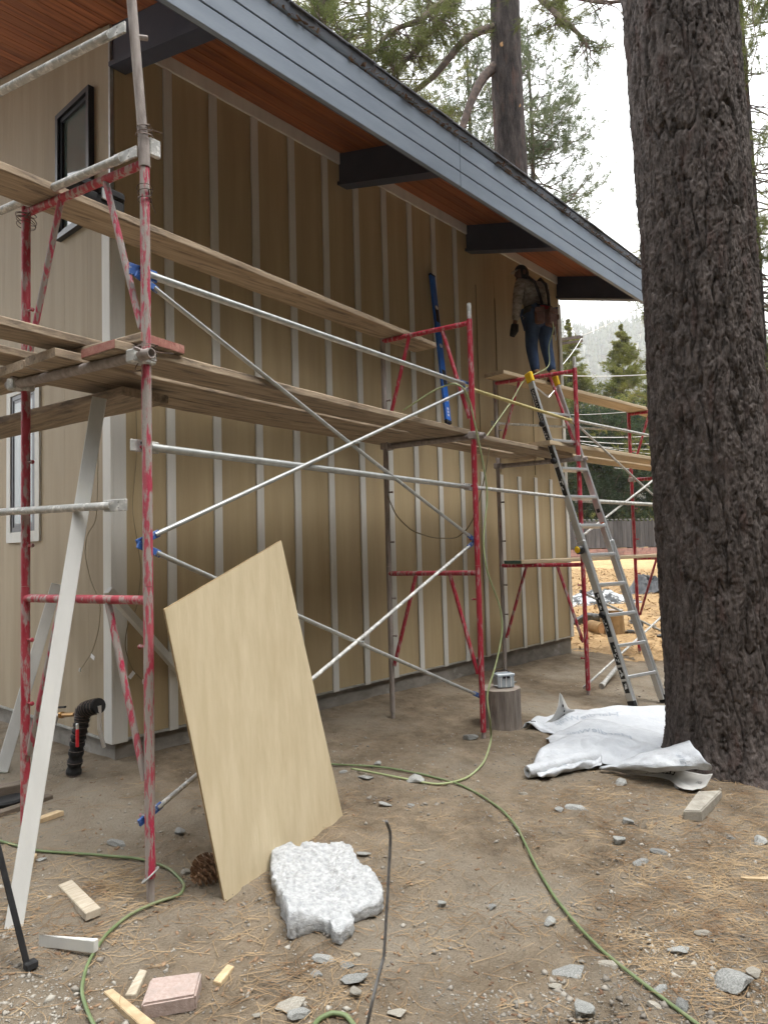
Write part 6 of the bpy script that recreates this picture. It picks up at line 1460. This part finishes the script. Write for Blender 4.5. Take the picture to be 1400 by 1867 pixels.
def needle_litter():
    rng = np.random.default_rng(23); P, u, v = visible_ground(26000, rng)
    den = .03 + .20 * sstep(.0, .35, fbm(P[:, 0] * 1.4, P[:, 1] * 1.4, 3, 77))
    den += .95 * np.exp(-((u - 1330) / 190) ** 2 - ((v - 1560) / 130) ** 2) + .5 * np.exp(-((u - 1080) / 150) ** 2 - ((v - 1460) / 60) ** 2)
    den += .9 * np.exp(-((np.hypot(P[:, 0] - tb[0], P[:, 1] - tb[1]) - .5) / .2) ** 2)
    den += .8 * np.exp(-((u - 215) / 70) ** 2 - ((v - 1610) / 38) ** 2) + .35 * np.exp(-((u - 1000) / 70) ** 2 - ((v - 1295) / 40) ** 2) + .25 * np.exp(-((u - 560) / 90) ** 2 - ((v - 1790) / 60) ** 2)
    P = P[rng.uniform(0, 1, len(P)) < den]; P[:, 2] = fine_z(P); n = len(P)
    V = []; F_ = []
    a = rng.uniform(0, 6.28, n); L_ = rng.uniform(.05, .17, n); cv = rng.normal(0, .35, n); wd = rng.uniform(.0007, .0013, n)
    s = np.linspace(-.5, .5, 4); pts = []
    for k in range(4):
        ang = a + cv * s[k] * 1.4
        pts.append(P + np.stack([np.cos(ang) * L_ * s[k], np.sin(ang) * L_ * s[k], rng.uniform(0, .004, n)], -1))
    pts = np.stack(pts, 1); pts[..., 2] = np.maximum(pts[..., 2], gz(pts[..., 0], pts[..., 1]) - .01) + .0025 + rng.uniform(0, .012, (n, 1)) * (rng.uniform(0, 1, (n, 1)) < .35)
    sd = np.stack([-np.sin(a), np.cos(a), np.zeros(n)], -1)[:, None, :] * wd[:, None, None]
    up_ = np.array([0, 0, 1.0]) * wd[:, None, None] * 1.2
    V = np.stack([pts - sd, pts + up_, pts + sd], 2)       # n,4,3,3
    idx = np.arange(n * 12).reshape(n, 4, 3)
    f = [np.stack([idx[:, :-1, j], idx[:, :-1, (j + 1)], idx[:, 1:, j + 1], idx[:, 1:, j]], -1) for j in (0, 1)]
    o = fastmesh('pine_needles', V, np.concatenate([x.reshape(-1, 4) for x in f]).ravel(), 4, MAT['needles_dry']); o['kind'] = 'stuff'; tag(o, 'dry brown pine needles littering the dirt', 'needles')
needle_litter()
def chips():
    rng = np.random.default_rng(29); P, u, v = visible_ground(600, rng); P[:, 2] = fine_z(P); n = len(P)
    s = rng.uniform(.004, .016, (n, 1)); a = rng.uniform(0, 6.28, n); d = np.stack([np.cos(a), np.sin(a), rng.normal(0, .12, n)], -1) * s; e = np.stack([-np.sin(a), np.cos(a), rng.normal(0, .12, n)], -1) * s * rng.uniform(.2, .6, (n, 1)); P = P + [0, 0, .004]; h = np.array([0, 0, .003])
    V = np.stack([P - d - e, P + d - e * .6, P + d * .8 + e, P - d * .9 + e * .8, P - d - e - h, P + d - e * .6 - h, P + d * .8 + e - h, P - d * .9 + e * .8 - h], 1)
    F_ = np.array([[0, 1, 2, 3], [0, 4, 5, 1], [1, 5, 6, 2], [2, 6, 7, 3], [3, 7, 4, 0]]); F_ = (F_[None] + (np.arange(n) * 8)[:, None, None]).ravel()
    o = fastmesh('bark_chips', V, F_, 4, MAT['bark_chip']); o['kind'] = 'stuff'; tag(o, 'small brown bark and wood chips on the dirt', 'chips')
chips()
def straw_litter():
    rng = np.random.default_rng(37); n = 16000; x = rng.uniform(9.2, 24, n); y = rng.uniform(1.5, 12, n); P = np.stack([x, y, gz(x, y)], -1); a = rng.uniform(0, 6.28, n)
    s = rng.uniform(.02, .06, (n, 1)); d = np.stack([np.cos(a), np.sin(a), rng.normal(0, .3, n)], -1) * s; e = np.stack([-np.sin(a), np.cos(a), rng.normal(0, .3, n)], -1) * s * .22
    V = np.stack([P - d - e, P + d - e, P + d + e, P - d + e], 1) + [0, 0, .025]
    o = fastmesh('wood_chip_mulch', V, np.arange(n * 4), 4, MAT['straw']); o['kind'] = 'stuff'; tag(o, 'pale orange wood chips covering the far yard', 'mulch')
straw_litter()

# ------------------------------------------------------------------ things in the far yard
def tarp(u, v, dist, sx, sy, h, label, mat, seed):
    c = far(u, v, dist); c[2] = float(gz(c[0], c[1])); d = nrm(ray(1200, 1000) - ray(1000, 1000)); d[2] = 0; d = nrm(d); e = np.array([-d[1], d[0], 0])
    U, W = np.meshgrid(np.linspace(-1, 1, 40), np.linspace(-1, 1, 26), indexing='ij'); rad = np.sqrt(U ** 2 + W ** 2)
    hh = h * np.clip(1 - rad ** 2.2, 0, 1) * (.55 + 1.3 * np.abs(fbm(U * 2.2, W * 2.2, 4, seed))) + .02
    ex = 1 + .22 * fbm(U * 2, W * 2, 2, seed + 4)
    P = c + (U * ex * sx)[..., None] * d + (W * ex * sy)[..., None] * e; P[..., 2] = gz(P[..., 0], P[..., 1]) + hh * np.clip(2.2 - rad * 1.5, .12, 1)
    o = MB().grid(P).build('tarp', MAT[mat], None, smooth=True, loc=c); o.modifiers.new('thick', 'SOLIDIFY').thickness = .01; tag(o, label, 'tarp', 'crumpled tarps in the far yard')
tarp(1195, 1085, 17.5, .75, .5, .42, 'shiny black tarp heap left of the big trunk', 'tarp_black', 3)
tarp(1085, 1100, 16, .85, .6, .22, 'grey and black crumpled plastic behind the ladder', 'tarp_grey', 9)
GL = 'boulders and logs in the far yard'
for k, (u, v, d, s, m, lab) in enumerate(((1072, 1150, 12.8, .34, 'rock_dark', 'dark grey boulder by the far house corner'), (1160, 1155, 12.5, .16, 'rock_dark', 'dark stone beside the far red leg'), (1215, 1192, 11.2, .15, 'rock_dark', 'flat dark stone at the edge of the big trunk'), (1150, 1180, 11.5, .09, 'rock_dark', 'small stone right of the sawn log'))):
    p = far(u, v, d); p[2] = float(gz(p[0], p[1])); me = rock_mesh(60 + k, .55, 1.5, 3); me.materials.append(MAT[m]); o = bpy.data.objects.new('boulder', me); COL.objects.link(o); o.location = p + [0, 0, s * .2]; o.scale = (s, s, s); o.rotation_euler = (0, 0, -.6); tag(o, lab, 'boulder', GL)
p = far(1118, 1190, 11.6); p[2] = float(gz(p[0], p[1]))
lg = thing('sawn_log', 'tan sawn log round standing behind the ladder', 'log', p, GL)
MB().lathe(p, [(.215, -.05), (.20, .05), (.185, .25), (.19, .38)], 18).build('bark_side', MAT['log_tan'], lg, smooth='auto'); MB().lathe(p + [0, 0, .381], [(.185, 0), (.18, .004)], 18).build('cut_top', MAT['log_top'], lg)
a = far(1078, 1160, 11.9); b = far(1100, 1175, 11.5); a[2] = float(gz(a[0], a[1])) + .09; b[2] = float(gz(b[0], b[1])) + .09
lg = thing('fallen_log', 'short reddish log lying beside the sawn log', 'log', a, GL); MB().tube([a, b], .1, 14).build('bark_side', MAT['log_tan'], lg, smooth='auto'); MB().lathe(b, [(.085, .0), (.08, .006)], 14, [nrm(np.cross(b - a, [0, 0, 1])), [0, 0, 1], nrm(b - a)]).build('cut_end', MAT['knot_wood'], lg)
# loose tube lying under the ladder
a = G(1098, 1255) + [0, 0, .03]; b = on(1132, 1208, 1, 3.5); tb2 = thing('loose_scaffold_tube', 'pale scaffold tube end lying on the dirt behind the ladder', 'scaffold tube', a)
MB().tube([a, b + [0, 0, 0]], .024, 12).build('tube', MAT['galvanized_splash'], tb2, smooth='auto'); MB().tube([a - nrm(b - a) * .03, a + nrm(b - a) * .02], .03, 12).build('coupler', MAT['galvanized_splash'], tb2)

# ------------------------------------------------------------------ unseen pine wood added behind and left of the viewpoint to block low sky
def wood():
    rng = np.random.default_rng(101); V = []; tr = MB()
    spots = [(-9, -5), (-5, -10), (0, -11), (5, -10.5), (10, -10), (15, -8), (19, -4), (-13, 1), (-14, 7), (-8, -14), (2, -16), (9, -16), (16, -14), (-15, -7), (22, -9), (-12, 12), (-5, -16), (13, -20), (-11, -1), (-2.5, -13), (7.5, -13), (12.5, -12.5), (17.5, -6), (-17, 4), (-17, 11), (-10, -9), (20, -13), (4, -20), (-1, -20), (9, -21), (-13, -13), (24, -5), (26, -13), (-19, -2)]
    spots += [(-7, -2.5), (-6.5, -6.5), (-3, -7.5), (1, -7.5), (4.5, -7), (8, -7.5), (11.5, -6.5), (14.5, -4.5), (-9, 3.5), (-9.5, 8), (17, -1.5)]
    for k, (x, y) in enumerate(spots):
        h = math.hypot(x - 4, y - 4.5) * rng.uniform(.92, 1.2); z0 = float(gz(x, y)); tr.tube([(x, y, z0 - .3), (x, y, z0 + h)], [.32, .04], 8)  # heights set so the crowns keep low sky light off the upper wall
        n = 1300; f = rng.uniform(0, 1, n) ** .9; z = 1.2 + (h - 1.2) * f; R = 3.3 * (1.08 - f) ** .6; a = rng.uniform(0, 6.28, n); q = R * rng.uniform(.2, 1, n)
        P = np.stack([x + q * np.cos(a), y + q * np.sin(a), z0 + z], -1); D_ = np.stack([np.cos(a), np.sin(a), np.full(n, .3)], -1); V.append(tufts(P, D_, 9, .65, .055, rng, .8))
        n = 260; P = np.stack([x + rng.normal(0, 1.3, n), y + rng.normal(0, 1.3, n), z0 + rng.uniform(.1, 2.2, n)], -1); V.append(tufts(P, np.tile([0, 0, 1.0], (n, 1)), 9, .5, .06, rng, .9))
    V = np.concatenate(V); t = thing('sky_blocking_pine_wood', 'unseen pine wood added behind the viewpoint to block low sky', 'wood'); t['kind'] = 'stuff'
    o = fastmesh('foliage', V, np.arange(len(V)), 3, MAT['needles_dark'], t); o['kind'] = 'stuff'
    o = tr.build('trunks', MAT['bark_far'], t); o['kind'] = 'stuff'
wood()

# ------------------------------------------------------------------ haze toward the hillside
def haze():
    m = bpy.data.materials.new('haze_air'); m.use_nodes = True; N = m.node_tree.nodes; N.remove(N['Principled BSDF'])
    pv = N.new('ShaderNodeVolumePrincipled'); pv.inputs['Color'].default_value = (.93, .95, .97, 1); pv.inputs['Density'].default_value = .00042; pv.inputs['Anisotropy'].default_value = 0.0
    m.node_tree.links.new(pv.outputs[0], N['Material Output'].inputs['Volume'])
    o = MB().box((-1150, -1150, -1.5), (1150, 1150, 300)).build('haze', m); o['kind'] = 'stuff'; tag(o, 'thin pale haze fading the far hillside', 'haze')
haze()
